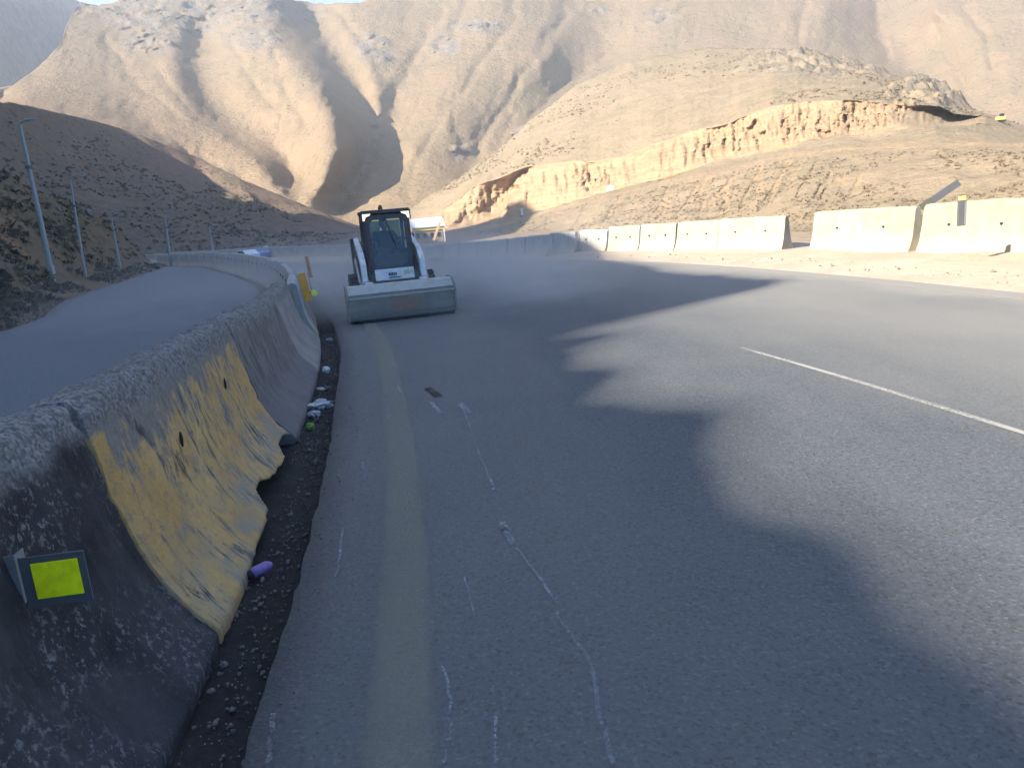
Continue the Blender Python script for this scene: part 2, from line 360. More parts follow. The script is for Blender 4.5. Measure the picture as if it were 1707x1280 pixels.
def m_glass():
    t = NT('dusty_cab_glass'); tr = t.n('BsdfTransparent'); tr.inputs[0].default_value = (.50, .62, .58, 1)
    gl = t.n('BsdfGlossy'); gl.inputs[0].default_value = (.5, .52, .55, 1); gl.inputs[1].default_value = .12
    df = t.n('BsdfDiffuse'); df.inputs[0].default_value = (.17, .17, .17, 1)
    k = t.noise(t.coord(), 5, 6); mx = t.n('MixShader'); t.l(t.ramp(k, (.3, .12), (.7, .34)), mx.inputs[0]); t.l(tr.outputs[0], mx.inputs[1]); t.l(df.outputs[0], mx.inputs[2])
    m2 = t.n('MixShader'); m2.inputs[0].default_value = .07; t.l(mx.outputs[0], m2.inputs[1]); t.l(gl.outputs[0], m2.inputs[2]); t.l(m2.outputs[0], t.out.inputs[0]); return t.m
MAT['glass'] = m_glass()
MAT['yellow_line'] = m_paint('faded_yellow_line', (.245, .24, .19), .38, 40, .5)
MAT['white_line'] = m_paint('white_line_paint', (.34, .33, .31), .45, 55, .85)
MAT['edge_paint'] = m_paint('dusty_edge_paint', (.40, .36, .31), .50, 30, .5)
MAT['scratch'] = m_paint('chalky_scratch', (.26, .28, .30), .50, 60, .75)
MAT['stain'] = m_paint('dark_tar_mark', (.02, .02, .02), .42, 12, .8)
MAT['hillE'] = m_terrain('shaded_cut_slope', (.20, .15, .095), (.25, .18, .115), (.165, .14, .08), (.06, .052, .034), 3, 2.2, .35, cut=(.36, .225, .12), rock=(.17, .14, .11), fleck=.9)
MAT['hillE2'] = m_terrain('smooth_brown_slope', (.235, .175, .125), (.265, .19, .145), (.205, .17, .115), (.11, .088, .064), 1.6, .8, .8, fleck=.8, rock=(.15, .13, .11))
MAT['hillB'] = m_terrain('tan_mountain', (.305, .225, .148), (.35, .247, .165), (.268, .214, .14), (.175, .145, .10), 1, .45, 1.2, rock=(.25, .225, .205), fleck=.8)
MAT['hillC'] = m_terrain('olive_tan_hill', (.285, .225, .158), (.31, .238, .168), (.25, .208, .137), (.155, .125, .08), 2, 1.1, .4, cut=(.38, .285, .188), rock=(.20, .175, .145), fleck=.55)
MAT['hillA'] = m_terrain('shade_coloured_far_mountain', (.08, .09, .09), (.10, .105, .10), (.06, .075, .08), (.04, .05, .055), .5, .06, 5)  # the mountain's shadow is put into these dark colours
MAT['shrub'] = m_flat('dry_shrub', (.165, .13, .088), .95)
MAT['shrub_mid'] = m_flat('brown_shrub', (.13, .11, .075), .95)
MAT['shrub_dark'] = m_flat('dark_shrub', (.085, .075, .045), .95)

# ------------------------------------------------------------------ curves of the road
med = spline([(-1.12, -9), (-1.02, -4), (-1.10, 0), (-1.38, 3.11), (-1.87, 6.33), (-2.42, 9.55), (-3.12, 12.7), (-4.55, 18), (-7.4, 26.5), (-10.1, 33), (-13.9, 41.5), (-22, 57), (-36, 73), (-60, 88)], 900)
medN = normals2(med); medS = np.r_[0, np.cumsum(np.linalg.norm(np.diff(med, axis=0), axis=1))]
def med_at(s, off=0.0):
    P = np.stack([np.interp(s, medS, med[:, k]) for k in (0, 1)], -1); N_ = np.stack([np.interp(s, medS, medN[:, k]) for k in (0, 1)], -1)
    return P + N_ * np.asarray(off)[..., None]
def s_of_y(y): return float(np.interp(y, med[:, 1], medS))
ZG = -0.10
wall_px = [(1990, 436), (1860, 431), (1707, 425), (1510, 420), (1345, 419), (1300, 416), (1190, 417), (1060, 419), (1008, 420), (958, 421), (908, 424), (845, 427), (795, 429), (740, 431), (700, 433)]
ZW = 0.10
wall_pts = [(12.6, -10.0), (12.9, -2.0), (12.6, 6.0)] + [tuple(ground(a, b, ZW)[:2]) for a, b in wall_px] + [(-7.6, 42.0), (-14.0, 52.5), (-24, 67), (-40, 83)]
edge_pts = [(5.2, -12), (6.4, -4), (7.3, 3), (7.45, 8), (6.9, 12.0), (6.1, 16), (4.9, 20.5), (2.9, 25.3), (-.2, 30), (-3.9, 34.2), (-8.4, 41), (-14.8, 51), (-25, 65.5), (-41, 81.5)]
edge = spline(edge_pts, 300)
toe = np.array([(-7.0, -90), (-7.6, -50), (-8.4, -20), (-9.2, 0), (-12.1, 18.8), (-14.8, 24.8), (-17.2, 31.6), (-20.2, 42), (-23.8, 54), (-27, 63), (-33, 72), (-45, 82), (-70, 94), (-115, 105)], float)
toe = spline(toe, 260)

# ------------------------------------------------------------------ ground and roads
def build_ground():
    xs = np.r_[-1450, -800, -200, -60, np.linspace(-30, 30, 31), 60, 200, 800, 1250.]; ys = np.r_[-130, -60, np.linspace(-20, 80, 51), 150, 400, 1000, 2350.]
    X, Y = np.meshgrid(xs, ys); G = np.stack([X, Y, np.full_like(X, -.30)], -1)
    tag(grid_obj('ground', G, MAT['dirt'], attrs={}), kind='structure')
build_ground()
def strip(name, A, B, n, za, zb, mat, attrs=None, jag=0):
    t = np.linspace(0, 1, n)[None, :, None]; G = A[:, None, :] * (1 - t) + B[:, None, :] * t
    Z = (za * (1 - t) + zb * t)[..., 0] + np.zeros(G.shape[:2])
    G = np.concatenate([G, Z[..., None]], -1); return name, G, mat
def carriage():
    n = 900; s = np.linspace(0, medS[-1] * .985, n)
    A = med_at(s, .30); jag = fbm(np.stack([s * 6, s * 0, s * 0], -1), 5) * .022 + fbm(np.stack([s * .6, s * 0 + 9, s * 0], -1), 2) * .02
    A = A + np.stack([np.interp(s, medS, medN[:, k]) for k in (0, 1)], -1) * jag[:, None]
    # match the outer edge by travelled fraction along y
    se = np.linspace(0, 1, 300); key = edge[:, 1]
    B = np.stack([np.interp(np.interp(s, [0, s_of_y(0), s_of_y(12), s_of_y(41), medS[-1]], [-12, 1, 13, 44, 81.5]), edge[:, 1], edge[:, k]) for k in (0, 1)], -1)
    m = 40; t = np.linspace(0, 1, m)[None, :, None]; G = A[:, None] * (1 - t) + B[:, None] * t
    Z = np.zeros((n, m)) + fbm(np.concatenate([G * .25, G[..., :1] * 0], -1), 3) * .012
    G = np.concatenate([G, Z[..., None]], -1)
    # worn vertical lip at the gutter
    lip = G[:, :1].copy(); lip[..., 2] = ZG - .03; lip[..., :2] -= np.stack([np.interp(s, medS, medN[:, k]) for k in (0, 1)], -1)[:, None] * .03
    G = np.concatenate([lip, G], 1)
    dst = np.minimum(np.linalg.norm(G[..., :2] - B[:, None], axis=-1), 9)
    dn = fbm(np.concatenate([G[..., :2] * .5, G[..., :1] * 0 + 3], -1), 4)
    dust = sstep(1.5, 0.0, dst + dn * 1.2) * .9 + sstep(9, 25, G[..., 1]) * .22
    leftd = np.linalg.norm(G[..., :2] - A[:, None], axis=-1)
    dust = dust + sstep(3.5, 7.5, np.linalg.norm(G[..., :2] - A[:, None], axis=-1)) * .55; wn_ = fbm(np.concatenate([G[..., :2] * np.array([1.2, .12]), G[..., :1] * 0 + 8], -1), 4); dust = dust + sstep(2.5, 1.7, leftd + wn_ * .7) * .13 + sstep(.5, .0, np.abs(leftd - 4.6 + wn_ * .3)) * .05  # right lanes dustier, and paled further to brighten the sunlit asphalt
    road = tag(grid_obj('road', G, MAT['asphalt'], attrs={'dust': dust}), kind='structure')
    return road, B
road, roadB = carriage()
def left_road():
    s = np.linspace(s_of_y(-8.5), medS[-1] * .98, 500); A = med_at(s, -1.0)
    d = np.linalg.norm(toe[None] - A[:, None], axis=-1); B = toe[d.argmin(1)] ; B = np.stack([np.convolve(np.pad(B[:, k], 12, 'edge'), np.ones(25) / 25, 'valid') for k in (0, 1)], 1)
    m = 14; t = np.linspace(0, 1.0, m)[None, :, None]; G = A[:, None] * (1 - t) + (B + (A - B) * .035)[:, None] * t
    G = np.concatenate([G, np.zeros(G.shape[:2] + (1,)) + .0], -1)
    lip = G[:, -1:].copy(); lip[..., 2] = -.2; G = np.concatenate([G, lip], 1)
    dust = np.zeros(G.shape[:2])
    tag(grid_obj('left_road', G, MAT['asphalt2'], attrs={'dust': dust}), kind='structure')
left_road()
def gutter():
    s = np.linspace(0, medS[-1] * .97, 1400); t = np.linspace(-1.02, .34, 16)
    P = np.stack([med_at(s, o) for o in t], 1)
    z = ZG - .012 + fbm(np.concatenate([P * 7, P[..., :1] * 0], -1), 5) * .028 + sstep(.15, -.05, np.abs(t - .02))[None] * .01
    G = np.concatenate([P, z[..., None]], -1); tag(grid_obj('gutter', G, MAT['gutter']), kind='structure')
gutter()
def shoulder():
    W = spline(wall_pts, 320); Wn = normals2(W)
    # wall_pts runs far-right to far-left; the road lies on the -normal side, pair by nearest edge point
    Bp = roadB[np.linalg.norm(roadB[None] - W[:, None], axis=-1).argmin(1)]
    Bp = np.stack([np.convolve(np.pad(Bp[:, k], 10, 'edge'), np.ones(21) / 21, 'valid') for k in (0, 1)], 1)
    t = np.r_[np.linspace(-.12, 1.0, 22), 1.3, 1.8, 3.0]; G = Bp[:, None] + (W - Bp)[:, None] * t[None, :, None]
    z = .006 + sstep(-.05, 1, t)[None] * (ZW - .0) + sstep(.1, .7, t)[None] * fbm(np.concatenate([G * .55, G[..., :1] * 0], -1), 4) * .11
    z = np.where(t[None] < .02, -.01 + z * 0 , z); z = z - sstep(1.8, 3, t)[None] * .3
    G = np.concatenate([G, z[..., None]], -1)
    tag(grid_obj('sand_shoulder', G, MAT['sand'], flip=True), kind='structure')
shoulder()

# painted markings and marks on the road (parts of the road)
def ribbon(name, P, wd, mat, z=.012, parent=None, label=None, n=None, wob=0):
    P = np.asarray(P, float); N_ = normals2(P); k = 7; t = np.linspace(-1, 1, k)
    W = np.asarray(wd) * np.ones(len(P)); G = P[:, None] + N_[:, None] * (t[None, :, None] * W[:, None, None] / 2)
    e = (1 - np.abs(t) ** 6)[None] * np.ones((len(P), 1)); e[0] = e[-1] = 0
    Z = fbm(np.concatenate([G * .25, G[..., :1] * 0], -1), 3) * .012 + z
    o = grid_obj(name, np.concatenate([G, Z[..., None]], -1), mat, parent, attrs={'edge': e}); tag(o, label); return o
s = np.linspace(s_of_y(-2), s_of_y(60), 500)
yo = np.interp(s, [s_of_y(2.1), s_of_y(3.9), s_of_y(5.7), s_of_y(8.1), s_of_y(11.8)], [.80, .83, .86, .86, .86])
ribbon('yellow_line', med_at(s, yo), .27, MAT['yellow_line'], .006, road, 'faded yellow edge line')
def dash(p, q, wd=.11, n=40, bend=0.0, lab=None):
    p = np.array(p, float); q = np.array(q, float); t = np.linspace(0, 1, n)[:, None]; P = p * (1 - t) + q * t
    nn = np.array([(q - p)[1], -(q - p)[0]]); P = P + nn * bend * (4 * t * (1 - t)); return ribbon('lane_dash', P, wd, MAT['white_line'], .006, road, lab)
dash((2.54, 8.37), (3.55, 2.9), .075, bend=-.01)
dash((-.36, 19.2), (.55, 16.3), .11)
dash((-6.0, 31.0), (-3.9, 27.8), .11)
es = np.linspace(60, 900 - 200, 300).astype(int)
ribbon('edge_line', spline(edge_pts, 400)[40:330] + np.array([-.45, -.35]), .12, MAT['edge_paint'], .006, road, 'dusty white outer edge line')
def scratch(px, wd):
    P = np.array([ground(a, b)[:2] for a, b in px]); P = spline(P, 60); P += np.stack([fbm(np.stack([np.arange(60) * .2, np.full(60, px[0][0]), np.full(60, 1.)], -1), 3) * .010, np.zeros(60)], 1)
    ribbon('scratch', P, wd * .75, MAT['scratch'], .009, road)
for px, wd in [([(768, 672), (795, 745), (825, 822)], .035), ([(836, 870), (856, 908)], .06), ([(862, 915), (900, 965), (930, 1010)], .025), ([(925, 1020), (985, 1110), (1000, 1190), (1022, 1280)], .03),
               ([(735, 1110), (752, 1170), (742, 1275)], .02), ([(826, 1195), (828, 1275)], .022), ([(575, 870), (560, 965)], .03), ([(718, 672), (735, 692)], .07), ([(660, 640), (672, 662)], .04),
               ([(605, 770), (610, 800)], .05), ([(765, 675), (784, 690)], .09), ([(838, 880), (845, 885)], .05), ([(775, 960), (800, 1060)], .02), ([(645, 655), (648, 700)], .04), ([(455, 1190), (450, 1275)], .03)]:
    scratch(px, wd)
ribbon('tar_mark', spline([ground(712, 648)[:2], ground(722, 655)[:2], ground(732, 663)[:2]], 12), .10, MAT['stain'], .009, road, 'short dark tar mark')

# ------------------------------------------------------------------ terrain
def line_y(pts, x): p = np.array(sorted(pts), float); return np.interp(x, p[:, 0], p[:, 1])
def rbf(ctrl):
    P = np.array(ctrl, float); xy = P[:, :2] / 100; n = len(P); v = np.log(P[:, 2])
    D = np.linalg.norm(xy[:, None] - xy[None], axis=-1); A = np.zeros((n + 3, n + 3)); A[:n, :n] = D - np.eye(n) * .02
    A[:n, n] = 1; A[:n, n + 1:] = xy; A[n, :n] = 1; A[n + 1:, :n] = xy.T; wgt = np.linalg.solve(A, np.r_[v, 0, 0, 0])
    def f(X, Y):
        q = np.stack([X.ravel(), Y.ravel()], 1) / 100; out = np.empty(len(q))
        for k in range(0, len(q), 20000):
            z = q[k:k + 20000]; out[k:k + 20000] = np.linalg.norm(z[:, None] - xy[None], axis=-1) @ wgt[:n] + wgt[n] + z @ wgt[n + 1:]
        return np.exp(out).reshape(X.shape)
    return f
def dens(L, step=18):     # densify a polyline of (x, y, r)
    out = []
    for a, b in zip(L[:-1], L[1:]):
        n = max(1, int(math.hypot(a[0] - b[0], a[1] - b[1]) / step))
        for k in range(n): out.append(tuple(a[i] + (b[i] - a[i]) * k / n for i in range(3)))
    return out + [L[-1]]
def blob(X, Y, L):        # soft union of ellipses (x, y, rx, ry)
    m = np.zeros_like(X)
    for x, y, a, b in L: m = np.maximum(m, sstep(1.15, .55, np.hypot((X - x) / a, (Y - y) / b)))
    return m
# far shaded mountain
def hill_A():
    xs = np.linspace(-420, 330, 120); top = line_y([(-420, -160), (-200, -90), (0, -45), (90, -20), (125, -3), (150, 12), (180, 26), (230, 45), (330, 90)], xs)
    v = np.linspace(0, 1, 70)[:, None]; Y = top[None] + v * (330 - top[None]); X = np.tile(xs, (70, 1))
    r = 830 + np.maximum(X, -150) * 1.3 - v * 200; P = at(X, Y, r)
    P = P + (ray(X, Y) * np.array([1, 1, 0])) * (fbm(P * .010, 5) * 80)[..., None] * (0.3 + v[..., None]); P[..., 2] += fbm(P * .016 + 5, 4) * 10 * (1 - v * .2)
    back = P[:1].copy(); back = back + ray(X[:1], Y[:1]) * 500; back[..., 2] = -50
    tag(grid_obj('far_mountain', np.concatenate([back, P]), MAT['hillA'], attrs={'rock': np.r_[np.zeros((1, 120)), np.ones((70, 120)) * .5]}), kind='structure')
hill_A()
# main mountain
def hill_B():
    L = []
    G1 = [(560, 345, 205), (590, 312, 222), (614, 275, 248), (628, 240, 264), (622, 190, 298), (600, 150, 335), (562, 100, 385), (530, 60, 425), (512, 20, 465), (500, -60, 530)]
    S1 = [(500, 345, 190), (540, 305, 198), (566, 250, 215), (560, 200, 240), (535, 150, 276), (500, 110, 320), (466, 70, 368), (446, 25, 415), (436, -50, 480)]
    G2 = [(505, 300, 214), (482, 268, 232), (432, 228, 256), (366, 198, 290), (337, 150, 335), (327, 100, 385), (335, 55, 430)]
    S2 = [(470, 318, 196), (425, 268, 218), (372, 228, 244), (325, 196, 272), (300, 150, 315), (290, 100, 368), (300, 55, 415)]
    G3 = [(640, 300, 228), (650, 200, 300), (668, 140, 342), (700, 88, 388), (722, 40, 425), (740, -20, 480)]
    S3 = [(600, 335, 205), (640, 262, 250), (632, 190, 290), (622, 140, 330), (600, 80, 388), (570, 40, 430), (560, -40, 490)]
    sc_ = lambda Q, k: [(a, b, c * (k if 90 < b < 320 else (1 + k) / 2)) for a, b, c in Q]
    G1, S1, G2, S2 = sc_(G1, 1.022), sc_(S1, .972), sc_(G2, 1.012), sc_(S2, .997)
    L += dens(G1) + dens(S1) + dens(G2) + dens(S2) + dens(G3) + dens(S3)
    L += dens([(0, 182, 205), (120, 196, 222), (230, 214, 236), (330, 255, 228), (400, 298, 210), (450, 330, 196)]) # low rolling spur
    L += dens([(60, 160, 262), (160, 172, 272), (250, 205, 258)])
    L += [(-150, 220, 190), (-60, 175, 250), (0, 160, 290), (55, 118, 350), (100, 80, 390), (118, 40, 430), (128, 5, 465), (160, 5, 470), (200, 60, 420), (240, 110, 365), (180, 130, 340), (220, -40, 500), (330, -40, 480),
          (400, 150, 316), (440, 190, 276), (400, 100, 352), (390, 50, 400), (480, 240, 240), (510, 200, 250), (450, 130, 318), (400, -20, 470), (480, 300, 222)]
    L += [(690, 250, 238), (740, 200, 268), (760, 130, 325), (800, 60, 385), (840, -20, 460), (700, 310, 205), (640, 345, 185), (560, 385, 165), (450, 385, 168), (300, 350, 170), (100, 300, 170), (-150, 300, 170), (700, 372, 165), (800, 330, 175)]
    L += dens([(1010, 70, 430), (940, 140, 360), (880, 200, 300), (830, 245, 262), (780, 300, 225)])                          # gully beside the right hill
    L += [(900, 100, 352), (880, 30, 418), (960, -40, 500), (1100, 20, 440), (1200, -40, 500), (1250, 60, 400), (1380, 20, 430), (1330, 130, 330), (1500, 150, 330)]
    L += dens([(1475, -60, 560), (1462, 30, 480), (1475, 95, 420), (1540, 160, 365), (1640, 215, 310)])
    L += [(1560, 20, 425), (1650, 90, 375), (1700, 170, 330), (1707, -40, 460), (1850, 60, 400), (1850, 240, 300), (1300, 260, 260), (1100, 200, 270), (1600, 300, 260)]
    f = rbf(L)
    nx, ny = 520, 210; xs = np.linspace(-170, 1900, nx)
    top = line_y([(-170, 250), (-100, 208), (-40, 180), (0, 156), (35, 130), (60, 112), (100, 78), (110, 45), (122, 18), (131, 6), (165, 7), (196, 6), (225, -6), (280, -20), (450, -26), (490, 1), (540, 5), (600, 2), (640, -14), (760, -50), (1100, -120), (1900, -200)], xs)
    v = (np.linspace(0, 1, ny) ** 1.0)[:, None]; bot = 440.0; Y = top[None] + v * (bot - top[None]); X = np.tile(xs, (ny, 1))
    r = f(X, Y)
    rockm = blob(X, Y, [(240, 25, 80, 38), (330, 30, 60, 40), (430, 15, 75, 30), (500, 18, 45, 28), (620, 80, 35, 30), (740, 75, 34, 22), (250, 70, 55, 25), (150, 12, 40, 18), (1100, 30, 28, 14), (800, 45, 60, 14), (870, 230, 22, 20), (770, 255, 22, 16), (1000, 20, 20, 8), (420, 65, 60, 22), (640, 95, 20, 20)])
    P = at(X, Y, r); n1 = fbm(P * .011, 4); n2 = fbm(P * .05 + 3, 5, .6); n3 = 1 - np.abs(fbm(P * .028 + 8, 4)) * 2
    rr = r * (1 + n1 * .022 + (n2 * .007) - np.maximum(n3, 0) * 0.0)
    gl = np.abs(fbm(np.stack([X * .018 + Y * .006, Y * .0025, X * 0], -1) + 4, 4)); rr = rr + sstep(.07, 0, gl) * 1.6 * sstep(-.1, .3, n1)   # runnels down the slope
    CR = [[(735, 20), (700, 90), (665, 140), (645, 190), (628, 240), (600, 300)], [(880, 205), (930, 150), (1010, 90), (1090, 30), (1130, -30)], [(860, -10), (845, 60), (790, 120), (740, 190), (700, 260), (680, 330)],
          [(250, 110), (300, 170), (345, 205), (420, 250)], [(1462, -20), (1465, 60), (1478, 100)], [(455, 90), (478, 150), (508, 215)], [(1180, -30), (1130, 20), (1060, 70), (1010, 100)], [(1600, -10), (1640, 60), (1662, 130)],
          [(60, 162), (140, 190), (230, 208), (290, 240), (370, 285)], [(960, -20), (925, 50), (880, 120), (835, 190), (790, 260)], [(790, -20), (770, 40), (735, 85), (700, 120)], [(180, 60), (200, 110), (250, 160), (290, 190)], [(380, 60), (410, 120), (460, 180)], [(1340, 0), (1330, 60)], [(1560, 40), (1590, 110), (1610, 160)], [(560, 20), (600, 70), (640, 120)]]
    wX = X + fbm(np.stack([X * .03, Y * .03, X * 0 + 60], -1), 4) * 16; wY = Y + fbm(np.stack([X * .03, Y * .03, X * 0 + 70], -1), 4) * 10
    for q in CR:
        dm = np.full_like(X, 1e9)
        for (x0, y0), (x1, y1) in zip(q[:-1], q[1:]):
            tt = np.clip(((wX - x0) * (x1 - x0) + (wY - y0) * (y1 - y0)) / ((x1 - x0) ** 2 + (y1 - y0) ** 2), 0, 1); dm = np.minimum(dm, np.hypot(wX - x0 - tt * (x1 - x0), wY - y0 - tt * (y1 - y0)))
        rr = rr + np.maximum(1 - dm / 16, 0) ** 1.5 * r * .010
    er = np.abs(fbm(np.stack([wX * .022, wY * .009, X * 0 + 80], -1), 5, .6)); rr = rr - er * r * .010
    rn = np.abs(fbm(P * .07 + 11, 5, .65)); rr = rr - rockm * (rn * 12 - 2)
    P = at(X, Y, np.where(v > .0, rr, rr)); P[..., 2] += rockm * np.maximum(fbm(P * .16, 4), 0) * 3
    edge_n = fbm(np.stack([xs * .03, xs * 0, xs * 0], -1), 4) * 2.0; P[0, :, 2] += edge_n; P[1, :, 2] += edge_n * .5
    b1 = P[:1] + ray(X[:1], Y[:1]) * 25; b1[..., 2] = P[:1, :, 2] - 6; b2 = P[:1] + ray(X[:1], Y[:1]) * 140; b2[..., 2] = P[:1, :, 2] * .55; b3 = P[:1] + ray(X[:1], Y[:1]) * 320; b3[..., 2] = -20
    G = np.concatenate([b3, b2, b1, P]); z3 = np.zeros((3, nx))
    cut = blob(X, Y, [(600, 330, 70, 12), (615, 290, 16, 40)]) * .35
    tag(grid_obj('mountain', G, MAT['hillB'], attrs={'rock': np.r_[z3, rockm], 'cut': np.r_[z3, cut]}), kind='structure')
hill_B()
# right hill with the road cut, seen over the outer wall
crestC = [(560, 392), (640, 378), (690, 345), (760, 300), (830, 250), (880, 205), (960, 143), (1050, 103), (1180, 80), (1330, 84), (1450, 112), (1560, 152), (1640, 190), (1707, 214), (1800, 232), (2000, 262)]
cutT = [(560, 396), (690, 382), (735, 352), (790, 316), (830, 300), (870, 284), (930, 272), (1000, 270), (1090, 240), (1180, 212), (1240, 196), (1290, 178), (1350, 168), (1440, 166), (1490, 172), (1560, 178), (1640, 196), (1707, 216), (2000, 265)]
cutB = [(560, 398), (690, 392), (735, 384), (790, 376), (850, 362), (930, 345), (1010, 318), (1100, 300), (1200, 268), (1300, 246), (1380, 232), (1450, 224), (1500, 212), (1560, 210), (1640, 206), (1707, 219), (2000, 268)]
trk = [(560, 402), (700, 400), (760, 390), (860, 368), (1010, 324), (1100, 306), (1200, 286), (1290, 262), (1400, 250), (1500, 240), (1600, 236), (1707, 240), (2000, 275)]
low = [(560, 440), (700, 440), (1000, 425), (1345, 418), (1707, 425), (2000, 440)]
def hill_C():
    nx = 560; xs = np.linspace(600, 1950, nx)
    yc, yt, yb, yk, yl = (line_y(q, xs) for q in (crestC, cutT, cutB, trk, low))
    yt = np.maximum(yt, yc + 1); yt = yt + fbm(np.stack([xs * .02, xs * 0, xs * 0], -1), 4) * 7 * sstep(700, 760, xs) * sstep(1700, 1600, xs)
    yt = np.maximum(yt, yc + 1); yb = np.maximum(yb, yt + 1); yk = np.maximum(yk, yb + 2)
    def R(t): return np.interp(xs, [p[0] for p in t], [p[1] for p in t])
    rc = R([(600, 150), (700, 158), (830, 178), (960, 200), (1180, 205), (1400, 180), (1560, 145), (1707, 118), (1950, 95)])
    rt = R([(600, 148), (700, 150), (830, 140), (1000, 116), (1200, 102), (1400, 90), (1560, 84), (1707, 100), (1950, 88)])
    rb = R([(600, 140), (700, 140), (830, 128), (1000, 103), (1200, 90), (1400, 78), (1560, 72), (1707, 92), (1950, 80)])
    rk = R([(600, 125), (700, 122), (830, 112), (1000, 92), (1200, 80), (1400, 70), (1600, 62), (1707, 58), (1950, 50)])
    rl = R([(600, 42), (700, 38), (1000, 31), (1200, 28), (1345, 24), (1500, 22), (1707, 19.5), (1950, 17)])
    rows_y, rows_r, kind = [], [], []
    def seg(y0, y1, r0, r1, n, k, pw=1.0):
        for t in np.linspace(0, 1, n, endpoint=False): rows_y.append(y0 + (y1 - y0) * t); rows_r.append(np.exp(np.log(r0) + (np.log(r1) - np.log(r0)) * t ** pw)); kind.append(k + t)
    seg(yc, yt, rc, rt, 90, 0, .8); seg(yt, yb, rt, rb, 80, 1); seg(yb, yk, rb, rk, 20, 2, 1.2)
    # from the track down: a bank, then flattening towards the wall
    seg(yk, yk + (yl - yk) * .70, rk, rl * 1.9, 90, 3, .75); seg(yk + (yl - yk) * .70, yl + 12, rl * 1.9, rl * .96, 30, 4)
    Y = np.array(rows_y); Rr = np.array(rows_r); K = np.array(kind)[:, None] * np.ones((1, nx)); X = np.tile(xs, (len(Y), 1))
    cm = ((K >= 1) & (K < 2)) * 1.0; scarp = cm * sstep(705, 740, X) * sstep(1720, 1560, X)
    P = at(X, Y, Rr)
    t1 = np.clip(K - 1, 0, 1) * (K < 2)
    # erosion flutes in the cut: columns of buttress and hollow, from ridged noise stretched down the face
    fl = np.abs(fbm(np.stack([X * .035, Y * .006, X * 0 + 2], -1), 5, .6)); fl2 = fbm(np.stack([X * .010, Y * .004, X * 0 + 7], -1), 3)
    cutm = np.sin(np.clip(t1, 0, 1) * math.pi) ** .5 * scarp
    wx = X + fbm(np.stack([X * .05, Y * .05, X * 0 + 40], -1), 3) * 14; wy = Y + fbm(np.stack([X * .05, Y * .05, X * 0 + 50], -1), 3) * 14; hol = sstep(775, 850, wx + (wy - 325) * .6) * sstep(862, 850, wx + (wy - 325) * .6) * 1.6 + .35 * blob(wx, wy, [(1258, 222, 9, 20), (1264, 240, 10, 20), (1376, 230, 7, 12)])
    Rr2 = Rr + cutm * (fl * 4.5 - 1.0 + fl2 * 4 + hol * 7 + np.abs(fbm(np.stack([X * .12, Y * .05, X * 0 + 21], -1), 4, .6)) * 3.5 * (.4 + np.maximum(fl2, 0) * 2))
    # a shaded notch at the right end of the cut and a concave crown
    dk = blob(X, Y, [(1555, 194, 78, 20)]); Rr2 = Rr2 + dk * scarp * (X - 1480) * .10
    # gentle relief
    Rr2 = Rr2 * (1 + fbm(P * .03, 4) * .02 * (1 - cm) * sstep(4.6, 3.2, K)) + fbm(P * .4, 4) * .35 * (1 - cm)
    rill = np.abs(fbm(np.stack([X * .045 + Y * .03, Y * .008, X * 0 + 12], -1), 4)); bank = ((K >= 3) & (K < 4)) * sstep(3.0, 3.1, K) * sstep(4.0, 3.6, K)
    Rr2 = Rr2 + bank * sstep(.16, 0, rill) * .8 * blob(X, Y, [(1160, 320, 200, 50), (1000, 360, 200, 40), (1330, 300, 120, 40)])
    topm = blob(X, Y, [(1400, 105, 190, 26), (1560, 160, 100, 26)]) * (K < 1)
    P = at(X, Y, Rr2); P[..., 2] += (fbm(P * .5, 4) * .25 + fbm(P * .15 + 4, 3) * .35) * (1 - cm) * sstep(4.9, 4.3, K)
    P[..., 2] += topm * np.maximum(fbm(P * .3 + 2, 4), 0) * 3
    P[..., 2] = np.where(K > 4.2, np.minimum(P[..., 2], .25), P[..., 2])
    b1 = P[:1] + ray(X[:1], Y[:1]) * 14; b1[..., 2] = P[:1, :, 2] - 3.5; b2 = P[:1] + ray(X[:1], Y[:1]) * 70; b2[..., 2] = P[:1, :, 2] * .3 - 4
    G = np.concatenate([b2, b1, P]); z2 = np.zeros((2, nx))
    track = sstep(.9, .0, np.abs(K - 3.0) * 12) * sstep(720, 760, X)
    cut = np.maximum(scarp * (1 - dk * .6), np.maximum(track * .8, bank * blob(X, Y, [(1170, 315, 80, 34), (1290, 290, 80, 30), (1420, 300, 30, 10), (1070, 340, 60, 20)]) * sstep(.25, .0, rill) * .7))
    o = grid_obj('right_hill', G, MAT['hillC'], attrs={'rock': np.r_[z2, topm], 'cut': np.r_[z2, cut]}); tag(o, kind='structure')
    return P, K
PC, KC = hill_C()
# height of the near left hill, whose crest behind the camera throws the road's shade
TSH = np.array([(-140, 120), (-100, 85), (-80, 66), (-62, 44), (-50, 29), (-37, 24.5), (-28, 23.5), (-21, 20.2), (-18, 17.2), (-13, 14.6), (-10, 13.2), (-8.9, 12.8), (-8.35, 11.8), (-8.15, 7.3), (-7.75, 6.5), (-7.3, 7.3), (-7.0, 6.0), (-6.2, 5.3), (-5.5, 5.2), (-4.9, 4.3), (-4.2, 4.6), (-3.8, 4.7), (-3.3, 4.2), (-2.9, 3.8), (-2.5, 3.5), (-1.7, 3.1), (-.9, 2.75), (1, 1.5), (6, -1), (20, -4), (60, -6)])
_u = np.r_[TSH[TSH[:, 0] < -14][:, 0], np.linspace(-14, 2, 160), TSH[TSH[:, 0] > 2][:, 0]]; _t2 = np.interp(_u, TSH[:, 0], TSH[:, 1]); _q = np.abs(_u + 6) < 8
